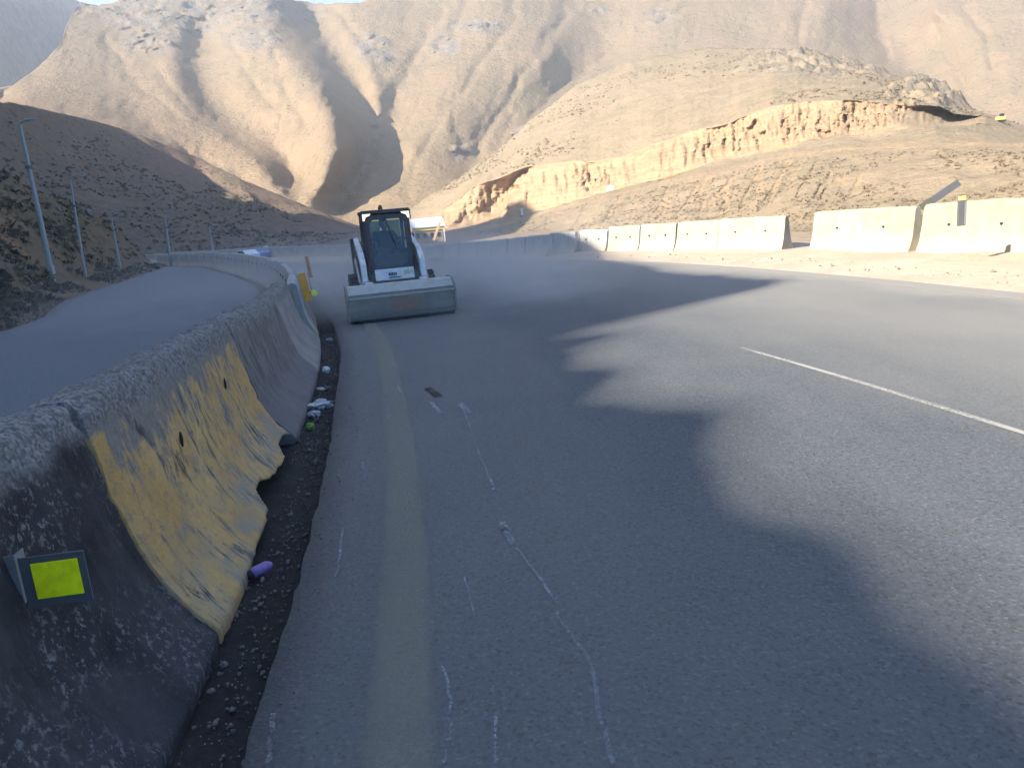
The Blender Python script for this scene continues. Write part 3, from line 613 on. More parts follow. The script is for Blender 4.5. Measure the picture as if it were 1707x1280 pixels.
_t2 = _t2 + _q * (fbm(np.stack([_u * 1.6, _u * 0, _u * 0 + 5], -1), 4) * np.where(_u > -4.5, .28, .75)); TSH = np.stack([_u, _t2], 1)
def toe_dist(X, Y):
    q = np.stack([X.ravel(), Y.ravel()], 1); out = np.empty(len(q)); T = np.gradient(toe, axis=0)
    for k in range(0, len(q), 20000):
        z = q[k:k + 20000]; d = np.linalg.norm(z[:, None] - toe[None], axis=-1); j = d.argmin(1)
        cr = T[j, 0] * (z[:, 1] - toe[j, 1]) - T[j, 1] * (z[:, 0] - toe[j, 0]); out[k:k + 20000] = d[np.arange(len(z)), j] * np.sign(cr)
    return out.reshape(X.shape)
E_sil = [(-400, 60), (-200, 170), (-60, 262), (0, 290), (40, 312), (90, 330), (150, 350), (190, 358), (230, 388), (270, 418), (300, 434), (330, 446), (420, 460)]
def az_el(px, py): d = ray(np.array(px, float), np.array(py, float)); return np.degrees(np.arctan2(d[..., 0], d[..., 1])), d[..., 2] / np.hypot(d[..., 0], d[..., 1])
_sx = np.linspace(-400, 420, 60); _a, _t = az_el(_sx, line_y(E_sil, _sx))
D0 = 60.0
def hill_E_z(X, Y):
    d = toe_dist(X, Y) + fbm(np.stack([X * .18, Y * .18, X * 0], -1), 3) * .8
    P = np.stack([X, Y, X * 0], -1)
    u = .586 * X - .81 * Y; t = SD[0] * X + SD[1] * Y
    cutn = fbm(P * .22 + 6, 4); hcut = 2.6 + 2.4 * cutn
    n = fbm(P * .5 + 2, 5, .55); nb = np.abs(fbm(P * .3 + 9, 4))
    rise = np.where(d < 0, -.4, np.where(d < 1.4, -.15 + d * .30, .27 + np.minimum((d - 1.4) * 1.6, np.maximum(hcut, .8)) + np.maximum(d - 1.4 - hcut / 1.6, 0) * .72))
    rise = rise + sstep(-40, -52, np.degrees(np.arctan2(X, Y))) * np.maximum(d - 4, 0) * .6  # unseen flank steepened to keep the valley slope in shade
    rise = rise + sstep(1, 3, d) * (n * .8 + nb * 1.0 - .3)
    sh = np.interp(u, TSH[:, 0], TSH[:, 1]); cap = (sh - t) * TE; Hc = (sh + D0) * TE
    r = np.hypot(X, Y); a = np.degrees(np.arctan2(X, Y)); tn = np.interp(a, _a, _t)
    Rc = np.interp(a, [-60, -35, -28, -22, -14], [70, 60, 72, 84, 95]); vis = EYE + np.minimum(r, Rc) * tn - np.maximum(r - Rc, 0) * .25 + n * .5 * sstep(3, 8, d)
    wv = sstep(-46, -40, a); lim = np.minimum(cap, Hc)
    z = np.where(a > -120, np.minimum(rise, lim * (1 - wv) + np.minimum(lim + 100 * wv, vis) * wv), np.minimum(rise, lim))
    return np.where(d < 0, -.4, z), d
def hill_E():
    az = np.radians(np.r_[np.linspace(-178, -64, 260), np.linspace(-63.6, -42, 70), np.linspace(-41.8, -10, 420)]); r = np.exp(np.linspace(math.log(7.5), math.log(129), 300))
    A, Rr = np.meshgrid(az, r); X = Rr * np.sin(A); Y = Rr * np.cos(A); Z, d = hill_E_z(X, Y)
    P = np.stack([X, Y, Z], -1); steep = np.clip(np.gradient(Z, axis=0) / np.gradient(Rr, axis=0), -3, 3)
    cn = fbm(P * .12 + 3, 3); cut = sstep(.55, 1.0, steep) * sstep(-.3, .15, cn) * sstep(.8, 1.6, d) * sstep(60, 35, Rr)
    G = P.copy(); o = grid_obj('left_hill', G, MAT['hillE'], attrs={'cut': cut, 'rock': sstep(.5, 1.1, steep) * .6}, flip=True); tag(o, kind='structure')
hill_E()
# smooth shaded slope beyond the bend
E2_sil = [(-200, 130), (0, 168), (60, 178), (130, 193), (200, 212), (250, 232), (330, 262), (400, 298), (470, 326), (530, 352), (590, 372), (620, 379), (680, 386)]
def hill_E2():
    sx = np.linspace(-200, 680, 80); a_, t_ = az_el(sx, line_y(E2_sil, sx)); az = np.linspace(-42, -9.5, 380); K = .52
    tn = np.interp(az, a_, t_); sa = -np.sin(np.radians(az)); Rc = (K * 20 + EYE) / np.maximum(sa * K - tn, .03)
    Rc = np.clip(Rc, 112, 180); nr = 170; v = np.linspace(0, 1, nr)[:, None]
    Rr = np.where(v < .75, 52 + (Rc - 52) * (v / .75), Rc * (1 + (v - .75) * 1.6)); A = np.radians(np.tile(az, (nr, 1)))
    X = Rr * np.sin(A); Y = Rr * np.cos(A); P = np.stack([X, Y, X * 0], -1)
    # slope scaled so that it meets the crest height exactly at Rc
    zc = EYE + Rc * tn; f = np.clip((Rr - 84) / (Rc - 84), 0, 1); base = -.25 + (zc + .25) * f ** 1.15
    over = np.maximum(Rr - Rc, 0); z = base - over * .12 - over ** 2 * .006
    z = z + (fbm(P * .035, 4) * 2.2 + fbm(P * .15 + 4, 4) * .55 + fbm(P * .6, 3) * .15) * sstep(0, .15, f) * sstep(1.0, .8, f) + fbm(P * .25 + 2, 3) * .3 * sstep(.1, .3, f)
    z = np.minimum(z, EYE + Rr * tn[None] + fbm(P * .05, 3) * .5)
    dg = np.abs(fbm(np.stack([X * .05 + Y * .02, Y * .015, X * 0 + 90], -1), 5, .6)); z = z - dg * 2.2 * sstep(.05, .3, f) * sstep(1, .8, f)
    global PE2; PE2 = np.stack([X, Y, z], -1)
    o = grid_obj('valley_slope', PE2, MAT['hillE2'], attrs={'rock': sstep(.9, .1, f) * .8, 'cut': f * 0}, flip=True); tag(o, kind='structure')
hill_E2()

# dry shrubs and stones on the slopes: nobody could count them
def tufts(name, base, size, mat, seed, squash=.7, tri=9):
    rg = np.random.default_rng(seed); n = len(base); V = []; 
    c = np.repeat(base, tri, 0); s_ = np.repeat(size, tri)[:, None]
    o = rg.normal(size=(n * tri, 3)); o /= np.linalg.norm(o, axis=1, keepdims=True); o[:, 2] = np.abs(o[:, 2]) * squash
    q = c + o * s_ * .55; a = rg.normal(size=(n * tri, 3)); b = rg.normal(size=(n * tri, 3)); 
    V = np.stack([q + a * s_ * .28, q + b * s_ * .28, q - (a + b) * s_ * .2], 1).reshape(-1, 3); F_ = np.arange(n * tri * 3).reshape(-1, 3).tolist()
    o_ = mesh_obj(name, V, F_, mat); tag(o_, kind='stuff'); return o_
def pick(P, mask, n, seed):
    rg = np.random.default_rng(seed); I = np.argwhere(mask); I = I[rg.integers(0, len(I), n)]; i, j = I[:, 0], I[:, 1]
    i2 = np.clip(i + 1, 0, P.shape[0] - 1); j2 = np.clip(j + 1, 0, P.shape[1] - 1); a = rg.random((n, 1)); b = rg.random((n, 1))
    return P[i, j] + (P[i2, j] - P[i, j]) * a + (P[i, j2] - P[i, j]) * b
mC = ((KC > 3.08) & (KC < 4.6)); b = pick(PC, mC, 6500, 1); dd = np.hypot(b[:, 0], b[:, 1]); keep = fbm(b * .12, 3) > -.25; b = b[keep]
tufts('dry_shrubs', b, rng.uniform(.05, .19, len(b)), MAT['shrub'], 2)
mC = (KC < .97); b = pick(PC, mC, 5000, 3); keep = (fbm(b * .05, 3) > -.05) ; b = b[keep]
tufts('hill_shrubs', b, rng.uniform(.12, .40, len(b)), MAT['shrub'], 4)
def on_E(n, seed, dlo, dhi):
    rg = np.random.default_rng(seed); a = np.radians(rg.uniform(-38, -18, n * 3)); r = np.exp(rg.uniform(math.log(17), math.log(70), n * 3)); X = r * np.sin(a); Y = r * np.cos(a); Z, d = hill_E_z(X[None], Y[None]); Z, d = Z[0], d[0]
    k = (d > dlo) & (d < dhi) & (fbm(np.stack([X, Y, Z], -1) * .3, 3) > -.2); return np.stack([X, Y, Z], 1)[k][:n]
b = on_E(2300, 5, .5, 45); tufts('slope_shrubs', b, rng.uniform(.10, .42, len(b)), MAT['shrub_dark'], 6)
b = on_E(1100, 8, .0, 30); tufts('slope_dry_grass', b, rng.uniform(.1, .3, len(b)), MAT['shrub'], 9)
f_ = np.arange(170)[:, None] * np.ones((1, 380)); b = pick(PE2, (f_ > 35) & (f_ < 120), 4200, 21); keep = fbm(b * .08, 3) > -.12; b = b[keep]
tufts('valley_shrubs', b, rng.uniform(.12, .42, len(b)), MAT['shrub_mid'], 22)
def stones(name, base, size, mat, seed):
    rg = np.random.default_rng(seed); t = (1 + 5 ** .5) / 2
    iv = np.array([(-1, t, 0), (1, t, 0), (-1, -t, 0), (1, -t, 0), (0, -1, t), (0, 1, t), (0, -1, -t), (0, 1, -t), (t, 0, -1), (t, 0, 1), (-t, 0, -1), (-t, 0, 1)]) / 1.9
    fc = np.array([(0, 11, 5), (0, 5, 1), (0, 1, 7), (0, 7, 10), (0, 10, 11), (1, 5, 9), (5, 11, 4), (11, 10, 2), (10, 7, 6), (7, 1, 8), (3, 9, 4), (3, 4, 2), (3, 2, 6), (3, 6, 8), (3, 8, 9), (4, 9, 5), (2, 4, 11), (6, 2, 10), (8, 6, 7), (9, 8, 1)])
    n = len(base); V = iv[None] * (1 + rg.uniform(-.3, .3, (n, 12, 1))) * size[:, None, None] * rg.uniform(.6, 1.2, (n, 1, 3)) * .5 + base[:, None]
    F_ = (fc[None] + 12 * np.arange(n)[:, None, None]).reshape(-1, 3).tolist(); o = mesh_obj(name, V.reshape(-1, 3), F_, mat); tag(o, kind='stuff'); return o
sg = rng.uniform(s_of_y(.6), s_of_y(15), 2600); og = np.clip(rng.normal(.17, .09, 2600), .01, .30); b = np.c_[med_at(sg, og), np.full(2600, ZG + .004)]
stones('gutter_gravel', b, rng.gamma(2, .004, 2600) + .004, MAT['stone'], 3)
sg = rng.uniform(s_of_y(.6), s_of_y(14), 900); b = np.c_[med_at(sg, .3 + np.abs(rng.normal(0, .14, 900))), np.full(900, .004)]
stones('road_grit', b, rng.gamma(2, .0022, 900) + .002, MAT['stone'], 5)
ex = rng.integers(60, 260, 900); b = np.c_[edge[ex] + rng.uniform([.1, .1], [2.6, 1.6], (900, 2)), np.full(900, .07)]
stones('shoulder_pebbles', b, rng.gamma(2, .010, 900) + .01, MAT['stone'], 6)
b = on_E(900, 12, .0, 5); stones('toe_rubble', b, rng.gamma(2, .06, len(b)) + .04, MAT['stone'], 13)

# ------------------------------------------------------------------ median barriers
PROF = [(0, 0), (0, .07), (.05, .13), (.13, .24), (.20, .36), (.255, .50), (.30, .68), (.345, .90), (.375, 1.07), (.40, 1.145), (.44, 1.175), (.52, 1.18), (.60, 1.17), (.635, 1.14), (.66, 1.05), (.70, .85), (.745, .62), (.79, .45), (.86, .30), (.95, .16), (.98, .08), (.98, 0)]
def near_barrier(s0, s1, h0, h1, mat, seed, chip=None, nu=170, nv=110, uoff=0):
    pr = spline(np.array(PROF), nv); arc = np.r_[0, np.cumsum(np.linalg.norm(np.diff(pr, axis=0), axis=1))]
    g = .012; s = np.linspace(s0 + g, s1 - g, nu); t = (s - s0) / (s1 - s0)
    off = pr[:, 0]; H = (h0 + (h1 - h0) * t)[:, None] * (pr[:, 1] / 1.18)[None]
    base = med_at(s0 + (s - s0)[:, None] * np.ones((1, nv)), -off[None] * np.ones((nu, 1)))
    P = np.concatenate([base, (ZG + H)[..., None]], -1)
    T = np.stack(np.gradient(P, axis=(0, 1))[0:1], 0)[0]; Tv = np.gradient(P, axis=1); Nn = np.cross(Tv, T); Nn /= np.linalg.norm(Nn, axis=-1, keepdims=True) + 1e-9
    if (Nn[nu // 2, 20] @ np.array([1, 0, 0])) < 0: Nn = -Nn
    v = pr[:, 1] / 1.18
    topw = sstep(.80, .97, v)[None]; rough = fbm(P * 9 + seed, 5, .62); chunk = fbm(P * 3.2 + seed, 4)
    P = P + Nn * (rough * (.004 + .026 * topw) + chunk * (.003 + .022 * topw) - topw * .012)[..., None]
    endw = (sstep(.05, 0, t) + sstep(.95, 1, t))[:, None]
    P = P - Nn * (endw * (.008 + np.maximum(fbm(P * 6 + 5, 3), 0) * .05))[..., None]
    if chip is not None:
        c = chip(t)[:, None] * sstep(.36, .0, v)[None] * (off < .3)[None]
        zc = ZG + chip(t)[:, None] * .30 + fbm(np.stack([s * 12, s * 0, s * 0 + 31], -1), 4)[:, None] * .010 * (chip(t)[:, None] > .03)
        wcut = sstep(.014, -.014, P[..., 2] - zc) * (off < .3)[None] * (chip(t)[:, None] > .02)
        Hn = np.stack([T[..., 1], -T[..., 0], T[..., 2] * 0], -1); Hn /= np.linalg.norm(Hn, axis=-1, keepdims=True); Hn = Hn * np.sign(Hn[..., :1])
        P = P - Hn * (wcut * (.24 + fbm(P * 6, 3) * .05))[..., None]
    uv = np.stack([(s - s0)[:, None] * np.ones((1, nv)) + uoff, arc[None] * np.ones((nu, 1)) * 1.0], -1)
    # close the ends with a fan
    V = P.reshape(-1, 3).tolist(); UV = uv.reshape(-1, 2).tolist(); Fc = grid_faces(nu, nv)
    for k, i in ((0, 0), (1, nu - 1)):
        row = [i * nv + j for j in range(nv)]; cen = np.mean([V[q] for q in row], 0); V.append(cen.tolist()); UV.append([uoff, .5]); ci = len(V) - 1
        for a, b_ in zip(row[:-1], row[1:]): Fc.append([a, b_, ci] if k else [b_, a, ci])
        Fc.append([row[-1], row[0], ci] if k else [row[0], row[-1], ci])
    return mesh_obj('concrete_barrier', V, Fc, mat, None, True, UV)
MG = 'concrete barriers of the median'
sJ = [s_of_y(y) for y in (-3.4, -.12, 3.11, 6.33, 9.55, 12.75)]
b0 = near_barrier(sJ[1], sJ[2], 1.18, 1.18, MAT['c_dark'], 1, nu=220, nv=150)
tag(b0, 'soot black barrier block with the square lime reflector, nearest the camera', 'barrier', MG)
chipf = lambda t: np.interp(t, [0, .20, .27, .40, .46, .50, .56, .61, .66, .80, .84, .95, 1], [0, 0, .10, .14, .24, .50, .54, .36, .30, .26, .46, .42, .30])
b1 = near_barrier(sJ[2], sJ[3], 1.18, 1.13, MAT['c_yel'], 2, chipf, nu=200, nv=130)
tag(b1, 'barrier block with peeling yellow paint and a broken lower edge', 'barrier', MG)
b2 = near_barrier(sJ[3], sJ[4], 1.12, 1.05, MAT['c_grey'], 3, nu=140, nv=90)
tag(b2, 'brownish grey streaked barrier block just beyond the yellow one', 'barrier', MG)
MAT['c_pale'] = m_near_concrete('pale_grey_concrete', 'pale')
b3 = near_barrier(sJ[4], sJ[5], 1.05, 1.00, MAT['c_pale'], 4, nu=100, nv=70)
tag(b3, 'grey barrier block that carries the orange marker board', 'barrier', MG)
# lifting slots in the yellow block: solid lumps, recess shade put into their colour
for tt, vv, ln in ((.30, .62, .055), (.70, .66, .05)):
    p = med_at(sJ[2] + (sJ[3] - sJ[2]) * tt, -.300); m = MB(); m.ico((0, 0, 0), .5, 2, (.02, .014, ln * 1.7), .1); o = m.build('painted_lifting_slot', MAT['painted_hole'], b1, True); o.location = (p[0], p[1], ZG + vv * 1.16)
def simple_barrier(P0, P1, h, mat, mirror=False, h1=None, zb=ZG, wd=.62, seed=0, n=12, tilt=0):
    """New Jersey block between two base points, with its own origin at the first"""
    P0 = np.array(P0, float); P1 = np.array(P1, float); T = P1 - P0; L = np.linalg.norm(T); T /= L; N_ = np.array([-T[1], T[0]]) * (-1 if mirror else 1)
    k = wd / .98; pr = spline(np.array(PROF), 34); V = []
    s_ = np.linspace(0, L, n); h1 = h if h1 is None else h1
    hh = (h + (h1 - h) * s_ / L)[:, None] * (pr[:, 1] / 1.18)[None]; bs = P0[None, None] + T * s_[:, None, None] + N_ * (pr[:, 0] * k)[None, :, None]
    G = np.concatenate([bs, (zb + hh)[..., None]], -1); nz = fbm(G * 2.5 + seed, 4) * .014; G[..., 2] += nz * (pr[:, 1] > .2); G[..., :2] += N_ * (fbm(G * 4 + seed + 3, 4) * .012)[..., None]
    G[..., 2] -= (sstep(.03, 0, s_ / L) + sstep(.97, 1, s_ / L))[:, None] * .02 * (pr[:, 1] > 1)
    O = np.array([P0[0], P0[1], zb]); G = G - O; nu, nv = G.shape[:2]; V = G.reshape(-1, 3).tolist(); Fc = grid_faces(nu, nv)
    for e, i in ((0, 0), (1, nu - 1)):
        row = [i * nv + j for j in range(nv)]; V.append(np.mean([V[q] for q in row], 0).tolist()); ci = len(V) - 1
        for a, b_ in zip(row, row[1:] + row[:1]): Fc.append([a, b_, ci])
    o = mesh_obj('concrete_barrier', V, Fc, mat, None, True); bm = bmesh.new(); bm.from_mesh(o.data); bmesh.ops.recalc_face_normals(bm, faces=bm.faces); bm.to_mesh(o.data); bm.free()
    o.data.set_sharp_from_angle(angle=R_(40)); o.location = O; return o
def painted_hole(parent, P0, P1, f, z, off, r=.04, mirror=False):
    P0 = np.array(P0); P1 = np.array(P1); T = P1 - P0; L = np.linalg.norm(T); T /= L; N_ = np.array([-T[1], T[0]]) * (-1 if mirror else 1)
    q = T * L * f + N_ * off; m = MB(); m.cyl((q[0] - N_[0] * .004, q[1] - N_[1] * .004, z), (q[0] + N_[0] * .05, q[1] + N_[1] * .05, z), r, r, 12); return m.build('painted_lifting_hole', MAT['painted_hole'], parent)  # solid dark plug; the shade of the opening is in its colour
far_lab = {0: 'pale barrier block right behind the orange marker board', 1: 'second barrier block beyond the orange marker board', 2: 'third barrier block beyond the orange marker board'}
s = sJ[5] + .03; k = 0
while s < medS[-1] - 40:
    L = 3.0; a = med_at(s); b_ = med_at(s + L); o = simple_barrier(a, b_, 1.0 + random.uniform(-.03, .03), MAT['wall_grey'] if k % 5 else MAT['wall_grey'], zb=ZG, seed=k * 3)
    tag(o, far_lab.get(k, 'pale grey block in the far row of median barriers curving left behind the left road'), 'barrier', MG)
    if k > 2: tag(o, group='far median barriers past the bend')
    for f in (.28, .72): 
        q = (b_ - a) / L; nn = np.array([-q[1], q[0]]); e = a + q * L * f + nn * .44; m = MB(); m.cyl((e[0] - nn[0] * -.02 - a[0], e[1] - a[1] + nn[1] * .02, .72), (e[0] - a[0] - nn[0] * .06, e[1] - a[1] - nn[1] * .06, .72), .045, .045, 10); m.build('painted_lifting_hole', MAT['painted_hole'], o)  # dark plugs again, shade of the openings carried by their colour
    s += L + .06; k += 1

# ------------------------------------------------------------------ outer wall of barriers
OG = 'concrete barriers along the outer edge of the bend'
# (px left, base y left, top y left, px right, base y right, top y right, material, label)
blocks = [
    (1524, 421, 342, 1712, 426, 329, 'wall_cream', 'yellowish cream wall block with a steel post strapped to its face'),
    (1716, 426, 328, 1900, 433, 312, 'wall_cream', 'cream wall block cut off by the right edge of the view'),
    (1346, 418, 354, 1512, 420, 344, 'wall', 'sunlit white wall block to the right of the gap'),
    (1192, 418, 366, 1301, 416, 360, 'wall', 'sunlit white wall block to the left of the gap'),
    (1122, 418, 371, 1190, 418, 367, 'wall', 'sunlit wall block with faint pink stains, second left of the gap'),
    (1062, 419, 375, 1120, 418, 372, 'wall', 'sunlit wall block with two small dark holes, third left of the gap'),
    (1009, 420, 379, 1060, 419, 376, 'wall', 'brightest short wall block where the sunlight begins'),
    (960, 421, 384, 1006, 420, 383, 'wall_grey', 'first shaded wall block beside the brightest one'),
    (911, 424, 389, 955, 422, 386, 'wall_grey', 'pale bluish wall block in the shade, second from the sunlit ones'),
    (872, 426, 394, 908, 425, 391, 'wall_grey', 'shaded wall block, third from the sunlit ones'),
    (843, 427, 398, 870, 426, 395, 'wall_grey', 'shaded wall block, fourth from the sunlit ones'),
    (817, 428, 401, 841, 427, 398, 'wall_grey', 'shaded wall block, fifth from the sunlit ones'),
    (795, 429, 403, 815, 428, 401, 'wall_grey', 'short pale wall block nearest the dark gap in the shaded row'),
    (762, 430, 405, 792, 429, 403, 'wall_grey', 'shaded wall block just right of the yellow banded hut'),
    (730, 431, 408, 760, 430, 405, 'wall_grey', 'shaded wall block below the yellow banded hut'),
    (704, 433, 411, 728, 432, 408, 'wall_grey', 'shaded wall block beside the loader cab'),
]
for k, (x0, y0, t0, x1, y1, t1, mt, lb) in enumerate(blocks):
    A = ground(x0, y0, ZW); B = ground(x1, y1, ZW)
    def hgt(P, px, py):
        d = ray(np.array(float(px)), np.array(float(py))); rr = (np.hypot(P[0], P[1]) + .2) / math.hypot(d[0], d[1]); return EYE + d[2] * rr
    za, zb_ = hgt(A, x0, t0), hgt(B, x1, t1); zbse = -.02
    o = simple_barrier(A[:2], B[:2], za - zbse, MAT[mt], mirror=False, h1=zb_ - zbse, zb=zbse, wd=.60, seed=20 + k * 3, n=24 if k < 4 else 10)
    tag(o, lb, 'barrier', OG)
    L = np.linalg.norm(B[:2] - A[:2])
    if k < 8:
        for f in (.27, .73): painted_hole(o, A[:2], B[:2], f, (za - zbse) * .62, .158, .024 if k < 5 else .032)
P_, Q_ = (-4.4, 37.5), None
W2 = spline([(-4.3, 37.0), (-7.6, 42.0), (-14.0, 52.5), (-24, 67), (-40, 83)], 400); ws = np.r_[0, np.cumsum(np.linalg.norm(np.diff(W2, axis=0), axis=1))]
s = 0; k = 0
while s < ws[-1] - 4:
    a = [np.interp(s, ws, W2[:, i]) for i in (0, 1)]; b_ = [np.interp(s + 2.95, ws, W2[:, i]) for i in (0, 1)]
    o = simple_barrier(b_, a, .82 + random.uniform(-.04, .04), MAT['wall_grey'], zb=0, seed=k + 80, n=6); tag(o, 'dusty block in the far end of the outer wall, behind the loader and the haze', 'barrier', 'distant outer wall blocks beyond the loader'); s += 3.0; k += 1

# post strapped to the cream block, leaning panel behind the wall
def at_h(px, py, r): return at(np.array(float(px)), np.array(float(py)), r)
pa = at_h(1602, 375, 15.85); pb = at_h(1606, 336, 15.95)
t = empty('wall_post', (pa[0], pa[1], pa[2])); tag(t, 'grey steel post strapped upright to the cream wall block', 'post')
MB().box((0, 0, (pb[2] - pa[2]) / 2), (.13, .05, pb[2] - pa[2] + .04), bev=.004).build('post', MAT['steel_dark'], t); MB().box((.055, -.028, (pb[2] - pa[2]) / 2), (.03, .012, pb[2] - pa[2])).build('flange', MAT['steel'], t)
MB().box((0, 0, pb[2] - pa[2] + .06), (.10, .07, .07), bev=.01).build('reflector', MAT['yellow'], t)
pa = at_h(1545, 340, 22.0); pb = at_h(1588, 311, 22.6)
t = empty('sign_panel', pa); tag(t, 'grey sheet panel leaning at a slant behind the outer wall', 'panel')
d = Vector(pb - pa); yv = Vector((ray(1560., 330.) * np.array([1, 1, 0]))).normalized(); xx = d.normalized(); zz = xx.cross(yv).normalized()
m = MB(); L = d.length; m.box((L / 2, 0, 0), (L, .5, .17), bev=.004); o = m.build('panel', MAT['steel_dark'], t); o.rotation_euler = Matrix((xx, -xx.cross(zz), zz)).transposed().to_euler(); m = MB(); m.cyl((0, 0, -1.0), (0, 0, .0), .03); m.build('leg', MAT['steel_dark'], t)
# small things on the hillside
def hill_pt(px, py):
    k = 0; best = None
    d = ray(np.array(float(px)), np.array(float(py))); Q = PC - CAM; Q = Q / np.linalg.norm(Q, axis=-1, keepdims=True); i = np.unravel_index((Q @ d).argmax(), Q.shape[:2]); return PC[i]
q = hill_pt(1019, 320); m = MB(); m.ico((0, 0, .35), .55, 2, (1.2, .9, .75), .18); o = m.build('boulder', MAT['white'], None, True); o.location = q; tag(o, 'white rock lying beside the dirt track below the cut', 'rock')
q = hill_pt(871, 362); t = empty('marker_post', q); tag(t, 'small white marker post low on the hillside', 'post'); MB().box((0, 0, .6), (.35, .25, 1.3), bev=.03).build('post', MAT['white'], t); MB().box((0, 0, .1), (.7, .6, .25), bev=.03).build('footing', MAT['stone'], t)
q = hill_pt(1668, 204); t = empty('plant_machine', q); tag(t, 'tiny yellow machine on the skyline of the right hill', 'machine'); t.scale = (.42,) * 3; MB().box((0, 0, .9), (1.7, 1.2, .8), bev=.1).build('body', MAT['yellow'], t); MB().box((.3, 0, 1.6), (.7, .9, .7), bev=.08).build('cab', MAT['tglass'], t); MB().box((0, 0, .3), (2.0, 1.3, .4), bev=.1).build('track', MAT['black'], t)

# reflector on the nearest block
p = med_at(s_of_y(1.98), -.262); t = empty('barrier_reflector', (0, 0, 0)); tag(t, 'square lime yellow reflector on a dark plate bolted to the black barrier', 'reflector')
def face_frame(sy, v):
    i = s_of_y(sy); prn = np.array(PROF[:10]); o = np.interp(v, prn[:, 1], prn[:, 0]); o2 = np.interp(v + .05, prn[:, 1], prn[:, 0]); P = med_at(i, -o); T = med_at(i + .1, 0.) - med_at(i, 0.); T = Vector((T[0], T[1], 0)).normalized()
    up = Vector((med_at(i, -o2) - med_at(i, -o)).tolist() + [.05]).normalized(); n_ = T.cross(up).normalized(); return Vector((P[0], P[1], ZG + v)), T, up, n_
def target_y(px, py):     # where a line of sight meets the battered face of the median
    best = None
    for sy in np.linspace(1.0, 4.5, 141):
        for v in np.linspace(.3, 1.1, 33):
            P, T, up, n_ = face_frame(sy, v); q = np.array(P) - CAM; u_ = 853.5 + FOC * (q @ Rv) / (q @ Fv); w_ = 640 - FOC * (q @ Uv) / (q @ Fv); e = (u_ - px) ** 2 + (w_ - py) ** 2
            if best is None or e < best[0]: best = (e, sy, v)
    return best[1], best[2]
sy, vv = target_y(92, 965); P, T, up, n_ = face_frame(sy, vv)
P = P + (Vector(CAM) - P).normalized() * .24; nh = Vector((T[1], -T[0], 0)).normalized(); zu = Vector((0, 0, 1)); Mx = Matrix((nh, zu, nh.cross(zu))).transposed(); t.location = P; t.rotation_euler = Mx.to_euler()
MB().box((0, 0, 0), (.195, .170, .006), bev=.002).build('back_plate', MAT['steel_dark'], t); MB().box((.008, .004, .007), (.138, .118, .005), bev=.001).build('reflective_face', MAT['lime'], t)
m = MB(); m.box((-.150, .0, -.004), (.085, .19, .005)); m.box((-.192, 0, .012), (.005, .19, .035)); m.box((-.108, 0, -.03), (.005, .19, .06)); m.build('bracket', MAT['steel'], t)
for yy in (.05, -.05): MB().cyl((-.150, yy, -.002), (-.150, yy, .010), .009, n=6).build('bolt', MAT['steel'], t)
# orange board near the far end of the visible median
sy3 = 12.2; i = s_of_y(sy3); P = med_at(i, -.16)
t = empty('marker_board', (P[0] + .19, P[1], ZG + .12)); tag(t, 'orange marker board with a small lime reflector on the median end', 'marker')
t.rotation_euler = (0, 0, R_(14))
o = MB().box((0, 0, .0), (.115, .03, .44), bev=.004).build('board', MAT['orange'], t); o.location = (-.14, -.02, .80); o.rotation_euler = (0, R_(-7), 0)
o = MB().box((0, 0, 0), (.012, .045, .46)).build('board_edge', MAT['wood'], t); o.location = (-.05, -.02, .80); o.rotation_euler = (0, R_(-7), 0)
m = MB(); m.cyl((-.01, -.06, .70), (-.01, -.03, .70), .05, n=18); m.build('reflector', MAT['lime2'], t); MB().box((-.05, -.02, .70), (.10, .012, .05)).build('reflector_arm', MAT['steel_dark'], t)
t2 = empty('wooden_stake', (P[0] + .16, P[1] + .25, ZG)); tag(t2, 'thin wooden stake standing up behind the orange marker board', 'stake'); o = MB().box((0, 0, .0), (.055, .04, .34), bev=.004).build('stake', MAT['wood'], t2); o.location = (-.07, .0, 1.21); o.rotation_euler = (0, R_(-5), 0)
# ------------------------------------------------------------------ litter in the gutter
def loc_ground(px, py, z=ZG): g = ground(px, py, z); return (g[0], g[1], z)
g = loc_ground(436, 948, -.06); t = empty('plastic_bottle', g, R_(52)); tag(t, 'small purple plastic bottle lying in the gutter', 'bottle')
m = MB(); m.cyl((-.055, 0, .0), (.035, 0, .0), .030, .030, 20); m.cyl((.035, 0, 0), (.062, 0, 0), .030, .014, 20); m.ico((-.055, 0, 0), .029, 2, (.5, 1, 1)); m.build('body', MAT['purple'], t, True)
m = MB(); m.cyl((-.085, 0, -.004), (-.056, 0, -.004), .020, .026, 16); m.build('cap', MAT['black'], t, True)
def crumple(name, px, py, r, mat, label, cat, z=ZG + .03, sq=(1, 1, .5), jit=.35, sub=3):
    g = loc_ground(px, py, z); m = MB(); m.ico((0, 0, 0), r, sub, sq, jit); o = m.build(name, mat); o.location = g; o.rotation_euler = (0, 0, random.random() * 3); tag(o, label, cat); return o
crumple('plastic_bag', 535, 676, .12, MAT['trash'], 'crumpled grey plastic bag caught in the gutter beside the barriers', 'bag', sq=(1.1, .75, .45))
crumple('paper_scrap', 523, 690, .06, MAT['trash'], 'small pale scrap of film against the crumpled bag', 'litter', sq=(1, .8, .5))
crumple('plastic_can', 517, 711, .045, MAT['trash_green'], 'small green crushed can in front of the plastic bag', 'can', sq=(1, .8, .8), jit=.2)
crumple('paper_cup', 544, 617, .055, MAT['white'], 'white crushed cup farther up the gutter', 'cup', sq=(.9, .9, .9), jit=.15)
crumple('foil_scrap', 535, 648, .05, MAT['trash'], 'flat grey scrap between the white cup and the bag', 'litter', sq=(1.2, .7, .25))
